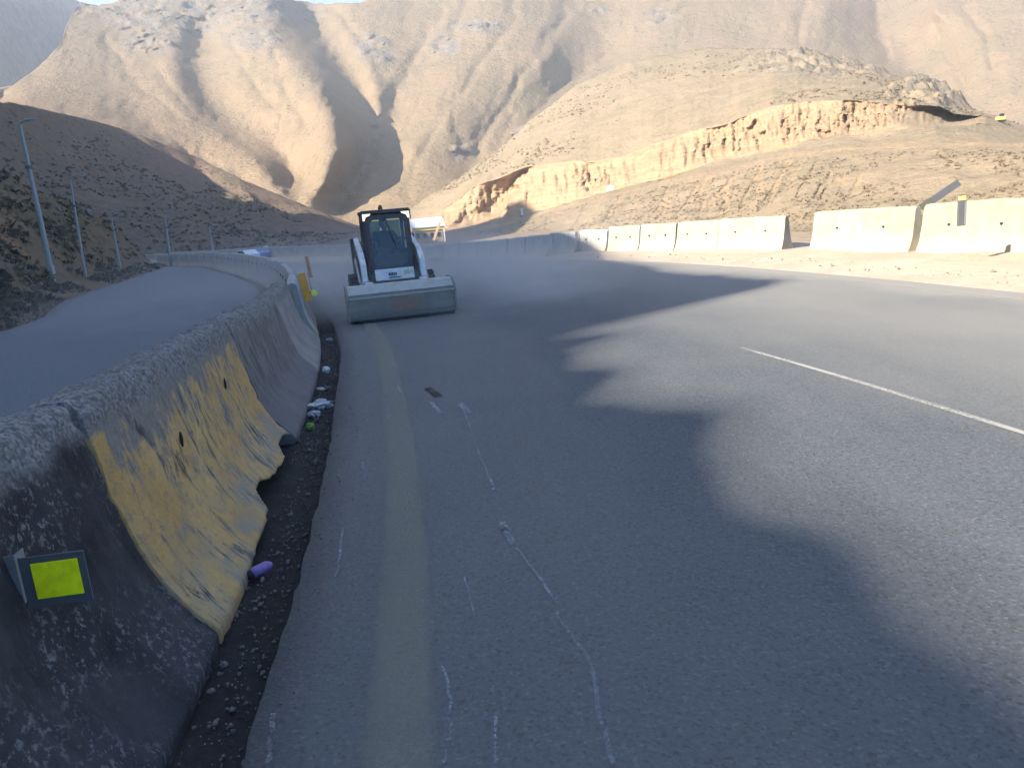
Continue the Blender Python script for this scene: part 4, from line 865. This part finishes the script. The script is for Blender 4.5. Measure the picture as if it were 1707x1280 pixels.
crumple('litter_scrap', 549, 566, .05, MAT['trash'], 'tiny pale scrap at the far end of the gutter', 'litter', sq=(1, .8, .5))
for j, (px, py, r) in enumerate([(373, 1108, .022), (352, 1152, .017), (425, 1015, .013), (458, 985, .012), (545, 735, .02)]):
    crumple('stone', px, py, r, MAT['stone'], ['pale grey stone at the foot of the yellow and black barrier joint', 'small stone below the black barrier toe', 'small pebble in the gutter below the bottle', 'tiny pebble between bottle and road edge', 'stone chip on the gutter lip below the green can'][j], 'stone', z=ZG + .01, sq=(1, .8, .7), jit=.2, sub=2)

# ------------------------------------------------------------------ skid steer loader with sweeper bucket
Y0 = R_(13.5); mc = ((ground(583, 543) + ground(765, 522)) / 2)
LD = empty('skid_steer_loader', (mc[0], mc[1], 0.0), Y0); tag(LD, 'white skid steer loader with dark cab pushing a sweeper bucket', 'loader')
# local axes: x right as seen, +y away from the camera, front of the machine at y = 0
m = MB(); pf = [(.02, .10), (.0, .16), (.02, .40), (.07, .50), (.20, .60), (.34, .63), (.74, .62), (.78, .50), (.80, .14), (.74, .08)]; m.prism(pf, -.93, .93); bk = m.build('bucket', MAT['bucket'], LD, True)
m = MB(); m.prism([(.055, .505), (.19, .612), (.34, .642), (.60, .636), (.60, .622), (.34, .628), (.20, .596), (.07, .49)], -.945, .945); m.build('bucket_rim', MAT['bucket_rim'], bk, True)
for sx in (-1, 1):
    m = MB(); m.prism([(-.03, .06), (-.01, .44), (.06, .54), (.2, .63), (.4, .66), (.78, .65), (.84, .5), (.84, .06)], sx * .93, sx * .965); m.build('end_plate', MAT['bucket'], bk)
m = MB(); m.box((0, -.02, .085), (1.88, .03, .05), bev=.01); m.build('cutting_edge', MAT['steel_dark'], bk)
MB().box((0, -.012, .445), (1.86, .025, .025), bev=.004).build('weld_bead', MAT['bucket_rim'], bk)
m = MB()
for k in range(150):
    x = -.90 + 1.8 * k / 149; m.box((x, .02 + random.uniform(-.015, .015), .035), (.009, .02, .07), rot=(random.uniform(-.15, .15), 'Y'))
m.build('bristles', MAT['black'], bk)['kind'] = 'stuff'
MB().box((-.5, .75, .50), (.14, .25, .30), bev=.02).build('mount_bracket', MAT['white'], LD); MB().box((.5, .75, .50), (.14, .25, .30), bev=.02).build('mount_bracket', MAT['white'], LD)
# chassis
m = MB(); m.box((0, 1.75, .52), (.78, 1.7, .56), bev=.03); m.build('chassis', MAT['cab'], LD)
m = MB(); m.prism([(1.9, .7), (3.0, .7), (3.05, 1.15), (2.9, 1.35), (2.5, 1.38), (1.9, 1.2)], -.62, .62); m.build('engine_cover', MAT['cab'], LD)
m = MB(); m.prism([(.86, .66), (.90, .86), (.93, .86), (.90, .64)], -.36, .36); fp = m.build('front_panel', MAT['white'], LD)
m = MB(); 
for k, wd in enumerate((.03, .022, .03, .022, .026)): m.box((-.075 + k * .032, 0, 0), (wd * .9, .004, .055))
o = m.build('logo', MAT['navy'], fp); o.location = (-.03, .864, .765); o.rotation_euler = (R_(-11), 0, 0)
MB().box((0, 0, 0), (.10, .004, .085)).build('sticker', MAT['limeprint'], fp).location = (.22, .866, .775)
o = MB().box((0, 0, 0), (.22, .004, .018)).build('underline', MAT['navy'], fp); o.location = (0, .856, .70)
m = MB(); m.box((0, 1.02, .60), (.92, .18, .34), bev=.02); m.build('lower_front', MAT['cab'], LD)
# lift arms
for sx in (-1, 1):
    x0, x1 = sx * .50, sx * .60
    m = MB(); m.prism([(3.05, 1.30), (2.95, 1.42), (2.55, 1.45), (1.35, 1.20), (1.02, .98), (.92, .45), (1.08, .42), (1.22, .86), (1.5, 1.04), (2.9, 1.26)], min(x0, x1), max(x0, x1)); a = m.build('lift_arm', MAT['white'], LD, bevel=.012)
    m = MB(); m.cyl((sx * .63, 1.15, .62), (sx * .63, 1.9, 1.05), .035); m.cyl((sx * .63, .98, .52), (sx * .63, 1.2, .65), .02); m.build('hydraulic_ram', MAT['steel'], a)
    m = MB(); m.box((sx * .60, 2.75, 1.05), (.10, .5, .8), bev=.03); m.build('rear_tower', MAT['cab'], LD)
    m = MB(); m.cyl((sx * .45, .95, .62), (sx * .62, .95, .62), .045); m.build('arm_pin', MAT['steel'], a)
def wheel(x, y, r=.36, wd=.25):
    t = empty('wheel', (x, y, r)); t.parent = LD; m = MB(); prf = [(.60, -.5), (.86, -.5), (.97, -.40), (1.0, -.2), (1.0, .2), (.97, .40), (.86, .5), (.60, .5)]; n = 36; vs = []
    for k in range(n):
        a = k * 2 * math.pi / n; vs.append([m.bm.verts.new((h * wd, q * r * math.cos(a), q * r * math.sin(a))) for q, h in prf])
    for k in range(n):
        A, B = vs[k], vs[(k + 1) % n]
        for j in range(len(prf)): m.bm.faces.new((A[j], A[(j + 1) % len(prf)], B[(j + 1) % len(prf)], B[j]))
    for k in range(18):
        a = k * 2 * math.pi / 18
        for sgn in (-1, 1):
            c = Matrix.Rotation(a + sgn * .09, 4, 'X'); b = bmesh.ops.create_cube(m.bm, size=1)['verts']; bmesh.ops.scale(m.bm, vec=(wd * .46, .045, .05), verts=b); bmesh.ops.rotate(m.bm, cent=(0, 0, 0), matrix=Matrix.Rotation(sgn * .5, 3, 'Z'), verts=b); bmesh.ops.translate(m.bm, vec=(sgn * wd * .25, 0, r * 1.0), verts=b); bmesh.ops.transform(m.bm, matrix=c, verts=b)
    m.build('tyre', MAT['black'], t, True); s_ = 1 if x > 0 else -1
    m = MB(); m.cyl((-.06, 0, 0), (.08 * s_, 0, 0), r * .58, n=28); m.cyl((.08 * s_, 0, 0), (.11 * s_, 0, 0), r * .25, n=20); m.build('rim', MAT['white'], t, True)
for x in (-.67, .67):
    for y in (1.45, 2.45): wheel(x, y)
# cab: frame with openings, glass, interior
cb = empty('cab', (0, 0, 0)); cb.parent = LD
x_, yf, yr, z0, z1 = .44, 1.30, 2.45, .78, 1.92
m = MB()
m.prism([(yf - .02, z0), (yf + .10, z1 - .04), (yf + .16, z1 - .04), (yf + .05, z0)], -x_, -x_ + .07); m.prism([(yf - .02, z0), (yf + .10, z1 - .04), (yf + .16, z1 - .04), (yf + .05, z0)], x_ - .07, x_)
for sx in (-1, 1): m.box((sx * (x_ - .035), yr, (z0 + z1) / 2), (.07, .07, z1 - z0), bev=.01); m.box((sx * (x_ - .02), (yf + yr) / 2, z0 + .12), (.04, yr - yf, .28), bev=.01); m.box((sx * (x_ - .02), (yf + yr) / 2 + .05, z1 - .10), (.04, yr - yf - .1, .10)); m.box((sx * (x_ - .02), (yf + yr) / 2 + .15, (z0 + z1) / 2), (.03, .05, z1 - z0 - .2))
m.box((0, yf + .02, z0 + .03), (2 * x_, .08, .10), bev=.01); m.box((0, yr, z0 + .22), (2 * x_ - .1, .05, .5)); m.box((0, yr, z1 - .08), (2 * x_ - .1, .05, .12)); m.build('cab_frame', MAT['cab'], cb)
m = MB(); m.box((0, (yf + yr) / 2 + .07, z1), (.92, yr - yf - .02, .06), bev=.025); rf = m.build('roof', MAT['cab'], cb)
m = MB(); m.cyl((0, 0, 0), (0, 0, .05), .045, n=16); m.cyl((0, 0, .05), (0, 0, .09), .035, .028, 16); bcn = m.build('beacon', MAT['amber'], rf, True); bcn.location = (-.06, yf + .35, z1 + .03)
# rounded door frame in front
def roundrect(w_, h_, r, n=8, taper=0):
    pts = []
    for cx, cz, a0 in ((w_ / 2 - r, h_ / 2 - r, 0), (-w_ / 2 + r, h_ / 2 - r, 90), (-w_ / 2 + r, -h_ / 2 + r, 180), (w_ / 2 - r, -h_ / 2 + r, 270)):
        for k in range(n + 1): a = R_(a0 + 90 * k / n); pts.append((cx + r * math.cos(a), cz + r * math.sin(a)))
    return pts
dr = empty('door', (0, yf - .035, 1.33)); dr.parent = cb; dr.rotation_euler = (R_(-5.5), 0, 0)
o_, i_ = roundrect(.80, 1.04, .16), roundrect(.66, .90, .13); m = MB(); n = len(o_)
A = [m.bm.verts.new((x, -.02, z)) for x, z in o_]; B = [m.bm.verts.new((x, -.02, z)) for x, z in i_]; A2 = [m.bm.verts.new((x, .02, z)) for x, z in o_]; B2 = [m.bm.verts.new((x, .02, z)) for x, z in i_]
for k in range(n):
    j = (k + 1) % n; m.bm.faces.new((A[k], A[j], B[j], B[k])); m.bm.faces.new((A2[k], A2[j], B2[j], B2[k])); m.bm.faces.new((A[k], A[j], A2[j], A2[k])); m.bm.faces.new((B[k], B[j], B2[j], B2[k]))
m.build('door_frame', MAT['cab'], dr); m = MB(); m.bm.faces.new([m.bm.verts.new((x, 0, z)) for x, z in i_]); m.build('door_glass', MAT['glass'], dr)
m = MB(); m.box((.30, -.04, -.05), (.03, .03, .16), bev=.01); m.build('door_handle', MAT['steel'], dr); m = MB(); m.box((.06, -.02, .12), (.014, .014, .55), rot=(R_(-14), 'Y')); m.build('wiper', MAT['black'], dr)
for sx in (-1, 1):
    m = MB(); m.prismy([(sx * .44, .02), (sx * .44, .15), (sx * .28, .15), (sx * .31, .11), (sx * .38, .09), (sx * .41, .02)], 0, .03); l_ = m.build('work_lamp', MAT['lens'], rf); l_.location = (0, yf + .02, z1 - .18)
    m = MB(); m.box((sx * .455, yf + .03, z1 - .09), (.02, .05, .17)); m.build('lamp_bracket', MAT['cab'], rf)
MB().box((0, yf + .035, z1 - .02), (.94, .06, .03), bev=.008).build('lamp_bar', MAT['cab'], rf)
m = MB(); m.box((-.20, yr + .005, 1.55), (.32, .01, .40)); m.box((.20, yr + .005, 1.55), (.32, .01, .40)); m.build('rear_glass', MAT['glass'], cb)
m = MB(); m.box((0, 2.1, 1.02), (.5, .45, .12), bev=.04); m.box((0, 2.3, 1.30), (.46, .12, .50), bev=.05); m.build('seat', MAT['black'], cb)
m = MB(); m.box((0, 1.55, .95), (.76, .5, .30), bev=.03); m.box((-.30, 1.9, 1.05), (.12, .5, .3), bev=.03); m.box((.30, 1.9, 1.05), (.12, .5, .3), bev=.03); m.build('console', MAT['cab'], cb)
for sx in (-1, 1):
    m = MB(); m.cyl((sx * .27, 1.72, 1.15), (sx * .25, 1.66, 1.38), .015); m.ico((sx * .25, 1.66, 1.40), .028, 2); m.build('control_lever', MAT['black'], cb, True)
# operator
pr_ = empty('person', (0, 0, 0)); tag(pr_, 'person in dark clothes seated at the levers inside the loader cab', 'person')
pr_.location = LD.location; pr_.rotation_euler = LD.rotation_euler
def skin(name, pts, edges, rad, mat, parent, lvl=2):
    me = bpy.data.meshes.new(name); me.from_pydata(pts, edges, []); o = bpy.data.objects.new(name, me); C.objects.link(o); o.parent = parent; me.materials.append(mat)
    md = o.modifiers.new('skin', 'SKIN'); md.use_smooth_shade = True
    for v, r in zip(me.skin_vertices[0].data, rad): v.radius = (r, r) if not isinstance(r, tuple) else r
    me.skin_vertices[0].data[0].use_root = True; sb = o.modifiers.new('sub', 'SUBSURF'); sb.levels = lvl; sb.render_levels = lvl; return o
skin('body', [(0, 2.12, 1.10), (0, 2.14, 1.25), (0, 2.12, 1.42), (0, 2.09, 1.52), (0, 2.07, 1.58), (-.17, 2.10, 1.49), (-.27, 2.02, 1.27), (-.26, 1.72, 1.33), (.17, 2.10, 1.49), (.27, 2.02, 1.27), (.26, 1.72, 1.33), (-.10, 2.08, 1.10), (-.14, 1.65, 1.12), (-.15, 1.52, .90), (.10, 2.08, 1.10), (.14, 1.65, 1.12), (.15, 1.52, .90)],
     [(0, 1), (1, 2), (2, 3), (3, 4), (2, 5), (5, 6), (6, 7), (2, 8), (8, 9), (9, 10), (0, 11), (11, 12), (12, 13), (0, 14), (14, 15), (15, 16)],
     [(.15, .12), (.14, .11), (.16, .11), .07, .05, .065, .05, .035, .065, .05, .035, .10, .08, .055, .10, .08, .055], MAT['cloth'], pr_)
m = MB(); m.ico((0, 2.055, 1.68), .095, 3, (.82, .95, 1.15)); m.ico((0, 1.96, 1.67), .018, 2, (.7, 1, 1.3)); m.ico((-.08, 2.06, 1.67), .02, 2, (.5, .8, 1.3)); m.ico((.08, 2.06, 1.67), .02, 2, (.5, .8, 1.3)); m.build('head', MAT['skin'], pr_, True)
m = MB(); m.ico((0, 2.075, 1.72), .098, 3, (.86, .98, .95)); m.box((0, 1.96, 1.745), (.13, .09, .012), bev=.004); m.build('cap', MAT['black'], pr_, True)
for sx in (-1, 1):
    for k in range(5): 
        a = [(sx * (.262 - .012 * k), 1.70, 1.36 - .004 * k), (sx * (.25 - .012 * k), 1.665, 1.375 - .01 * k), (sx * (.238 - .008 * k), 1.645, 1.35 - .01 * k)]; m = MB(); m.cyl(a[0], a[1], .010, .009, 8); m.cyl(a[1], a[2], .009, .007, 8); m.ico(a[1], .0095, 1); m.build('finger', MAT['skin'], pr_, True)
    MB().ico((sx * .255, 1.715, 1.35), .036, 2, (.8, 1.1, .6)).build('palm', MAT['skin'], pr_, True)

# ------------------------------------------------------------------ street lamps on the left slope
def ray_hillE(px, py):
    d = ray(np.array(float(px)), np.array(float(py))); k = np.linspace(15, 160, 3000); P = CAM + d * k[:, None]; Z, dd = hill_E_z(P[:, 0][None], P[:, 1][None]); hit = np.where((P[:, 2] < Z[0]) & (dd[0] > 0))[0]
    return P[hit[0]] if len(hit) else None
LG = 'street lamps along the left road'
lamps = [(88, 464, 33, 208, 'tall pale lamp pole, nearest and thickest, at the left edge of the view'), (142, 461, 118, 299, 'second lamp pole from the left with its short curved arm'), (199, 445, 186, 362, 'third lamp pole from the left in front of a grey scree patch'), (284, 439, 275, 357, 'thin fourth lamp pole from the left, faint against the slope'), (357, 433, 349, 380, 'farthest and shortest lamp pole, above the start of the far barriers')]
fall = [34, 50, 60, 66, 74]
for k, (bx, by, tx, ty, lb) in enumerate(lamps):
    P = ray_hillE(bx, by) if k < 3 else None
    if P is None or np.hypot(P[0], P[1]) > fall[k] * 1.35: P = at_h(bx, by, fall[k])
    rr = math.hypot(P[0], P[1]); Tp = at_h(tx, ty, rr); h = Tp[2] - P[2]
    t = empty('street_lamp', (P[0], P[1], P[2])); tag(t, lb, 'lamp post', LG)
    r0 = .0015 * rr if k else .0026 * rr; dx = (Tp - P)[:2] * .9; m = MB(); m.cyl((0, 0, -.6), (dx[0] * .5, dx[1] * .5, h * .5), r0 * 1.1, r0 * .95, 14); m.cyl((dx[0] * .5, dx[1] * .5, h * .5), (dx[0], dx[1], h), r0 * .85, r0 * .6, 14); m.build('pole', MAT['pole'], t, True)
    m = MB(); e = Vector((dx[0], dx[1], h)); q_ = .42; pts = [e, e + Vector((.25, -.03, .25)) * q_, e + Vector((.7, -.08, .36)) * q_, e + Vector((1.2, -.12, .38)) * q_]
    for a_, b_ in zip(pts[:-1], pts[1:]): m.cyl(a_, b_, r0 * .5, r0 * .45, 10)
    m.build('arm', MAT['pole'], t, True); m = MB(); m.box(tuple(pts[-1] + Vector((.12, 0, 0))), (.34, .14, .06), bev=.025); hd = m.build('lamp_head', MAT['pole'], t)
    MB().box(tuple(pts[-1] + Vector((.12, 0, -.035))), (.24, .10, .02), bev=.006).build('lens', MAT['roofw'], hd)
    m = MB(); m.cyl((dx[0] * .72, dx[1] * .72, h * .72), (dx[0] * .74, dx[1] * .74, h * .74), r0 * 1.4, r0 * 1.4, 12); m.build('collar', MAT['steel_dark'], t); m = MB(); m.box((dx[0] * .06, dx[1] * .06, h * .06), (r0 * 2.3, r0 * 2.3, h * .05), bev=.01); m.build('base_box', MAT['pole'], t)

# ------------------------------------------------------------------ hut with white roof beyond the wall, and far vehicles
P = at_h(715, 392, 62); fw = Vector((P[0], P[1], 0)).normalized(); ang = math.atan2(fw.x, fw.y)
t = empty('roadside_hut', (P[0], P[1], .0), -ang + R_(8)); tag(t, 'low roadside hut with white sheet roof and yellow band behind the outer wall', 'hut')
k_ = 62 / FOC; z_ = lambda py: (EYE + (at_h(715, py, 62)[2] - EYE))
zr0, zr1, zy0, zy1 = z_(379), z_(363), z_(384), z_(379)
m = MB(); m.box((0, .9, (zy0) / 2), (2.3, 1.6, zy0), bev=.03); m.build('wall', MAT['tanwall'], t)
for x in (-.85, -.3, .25, .8): MB().box((x, .08, zy0 * .62), (.26, .05, zy0 * .36)).build('window', MAT['tglass'], t)
MB().box((0, .05, (zy0 + zy1) / 2), (2.5, .10, zy1 - zy0), bev=.01).build('fascia', MAT['yellow'], t)
m = MB(); m.prism([(-.1, zr0), (-.1, zr0 + .06), (1.3, zr1), (2.0, zr1 - .1), (2.0, zr1 - .18), (1.3, zr1 - .10)], -1.3, 1.35); m.build('roof', MAT['roofw'], t)
for x in (-1.15, 1.2): m = MB(); m.box((x, -.2, zy0 / 2), (.07, .07, zy0)); m.build('post', MAT['white'], t)
t = empty('leaning_plank', (at_h(728, 404, 60)[0], at_h(728, 404, 60)[1], 0)); tag(t, 'dark plank leaning beside the right end of the roadside hut', 'plank'); m = MB(); m.box((0, 0, 0), (.18, .12, 1.5), bev=.01); o = m.build('plank', MAT['wood'], t); o.rotation_euler = (0, R_(25), 0); o.location = (.1, 0, .9)
def car(px, py, r, mat, label, scale=1.0, heading=0, name='parked_car', tall=False):
    P = at_h(px, py, r); t = empty(name, (P[0], P[1], P[2]), heading); tag(t, label, 'car'); t.scale = (scale,) * 3
    prof = [(-2.1, .25), (-2.15, .60), (-1.95, .82), (-1.1, .92), (-.55, 1.38), (.9, 1.42), (1.7, 1.0), (2.1, .92), (2.15, .5), (2.1, .25)]; m = MB(); m.prismy([(y, z) for y, z in prof], -.82, .82); m.build('body', mat, t, bevel=.05)
    for sy in (-1, 1): m = MB(); m.prismy([(-.95, .93), (-.5, 1.30), (.85, 1.34), (1.45, 1.0)], sy * .80 if sy > 0 else -.85, .85 if sy > 0 else -.80); m.build('side_window', MAT['tglass'], t)
    m = MB(); m.box((-.86, 0, 1.16), (.03, 1.35, .52), rot=None); m.build('windscreen', MAT['tglass'], t)
    for x in (-1.35, 1.35):
        for y in (-.78, .78): m = MB(); m.cyl((x, y - .1, .32), (x, y + .1, .32), .33, n=18); m.build('wheel', MAT['black'], t, True)
    for y in (-.6, .6): MB().box((-2.14, y, .62), (.05, .3, .14), bev=.02).build('headlight', MAT['roofw'], t)
    return t
car(413, 436, 56, MAT['carw'], 'white car half hidden behind the far median barriers', .55, R_(-50)); car(434, 434, 60, MAT['carb'], 'blue car beside the white one beyond the far barriers', .62, R_(-60))
P = at_h(434, 436, 66); t = empty('kiosk', (P[0], P[1], P[2])); tag(t, 'small kiosk with a yellow green roof above the blue car', 'kiosk'); zz = at_h(434, 420, 66)[2] - P[2]; zt = at_h(434, 411, 66)[2] - P[2]
MB().box((0, .5, zz / 2), (.9, .9, zz), bev=.02).build('wall', MAT['tanwall'], t); m = MB(); m.prismy([(-.65, zz), (-.2, zt), (.45, zt), (.62, zz)], -.1, 1.1); m.build('roof', MAT['green'], t)

# ------------------------------------------------------------------ dust and haze
def vol_box(name, lo, hi): 
    m = MB(); c = [(a + b) / 2 for a, b in zip(lo, hi)]; d = [b - a for a, b in zip(lo, hi)]; m.box(c, d); return m
def dust_mat(name, k_):
  t = NT(name); tc = t.n('TexCoord'); mp = t.n('Mapping'); t.l(tc.outputs['Generated'], mp.inputs[0]); gv = mp.outputs[0]
  sx = t.n('SeparateXYZ'); t.l(gv, sx.inputs[0])
  def hump(c): return t.math('MULTIPLY', t.math('MULTIPLY', c, t.math('SUBTRACT', 1, c)), 4)
  hx = hump(sx.outputs[0]); hy = hump(sx.outputs[1]); hz = t.math('POWER', t.math('SUBTRACT', 1, sx.outputs[2]), 2.2)
  nz = t.ramp(t.noise(t.coord((1, 1, 1.4)), .55, 4, .55, .4), (.36, .15), (.66, 1.0))
  dn = t.math('MULTIPLY', t.math('MULTIPLY', t.math('MULTIPLY', hx, hy), hz), t.math('MULTIPLY', nz, k_))
  pv = t.n('VolumePrincipled'); pv.inputs['Color'].default_value = (.86, .80, .76, 1); t.l(dn, pv.inputs['Density']); pv.inputs['Anisotropy'].default_value = .1; t.l(pv.outputs[0], t.out.inputs['Volume'])
  return t.m
dust_m = dust_mat('dust_volume', .17); puff_m = dust_mat('dust_puff_volume', .52)
o = vol_box('dust_cloud', (-12, 11.8, .02), (5.5, 31, 2.3)).build('dust_cloud', dust_m); tag(o, kind='stuff')
for lo, hi in (((-4.6, 12.9, .02), (-.2, 17.5, 1.25)), ((-1.4, 12.6, .02), (2.2, 18.5, 1.0)), ((-6.0, 14.0, .02), (2.0, 24, 2.0))):
    o = vol_box('dust_puff', lo, hi).build('dust_puff', puff_m); tag(o, kind='stuff')
t = NT('haze_volume'); pv = t.n('VolumePrincipled'); pv.inputs['Color'].default_value = (.84, .91, 1, 1); pv.inputs['Density'].default_value = .0006; pv.inputs['Anisotropy'].default_value = .25; t.l(pv.outputs[0], t.out.inputs['Volume'])
o = vol_box('haze', (-1500, -136, -60), (1300, 2400, 600)).build('haze', t.m); tag(o, kind='stuff')
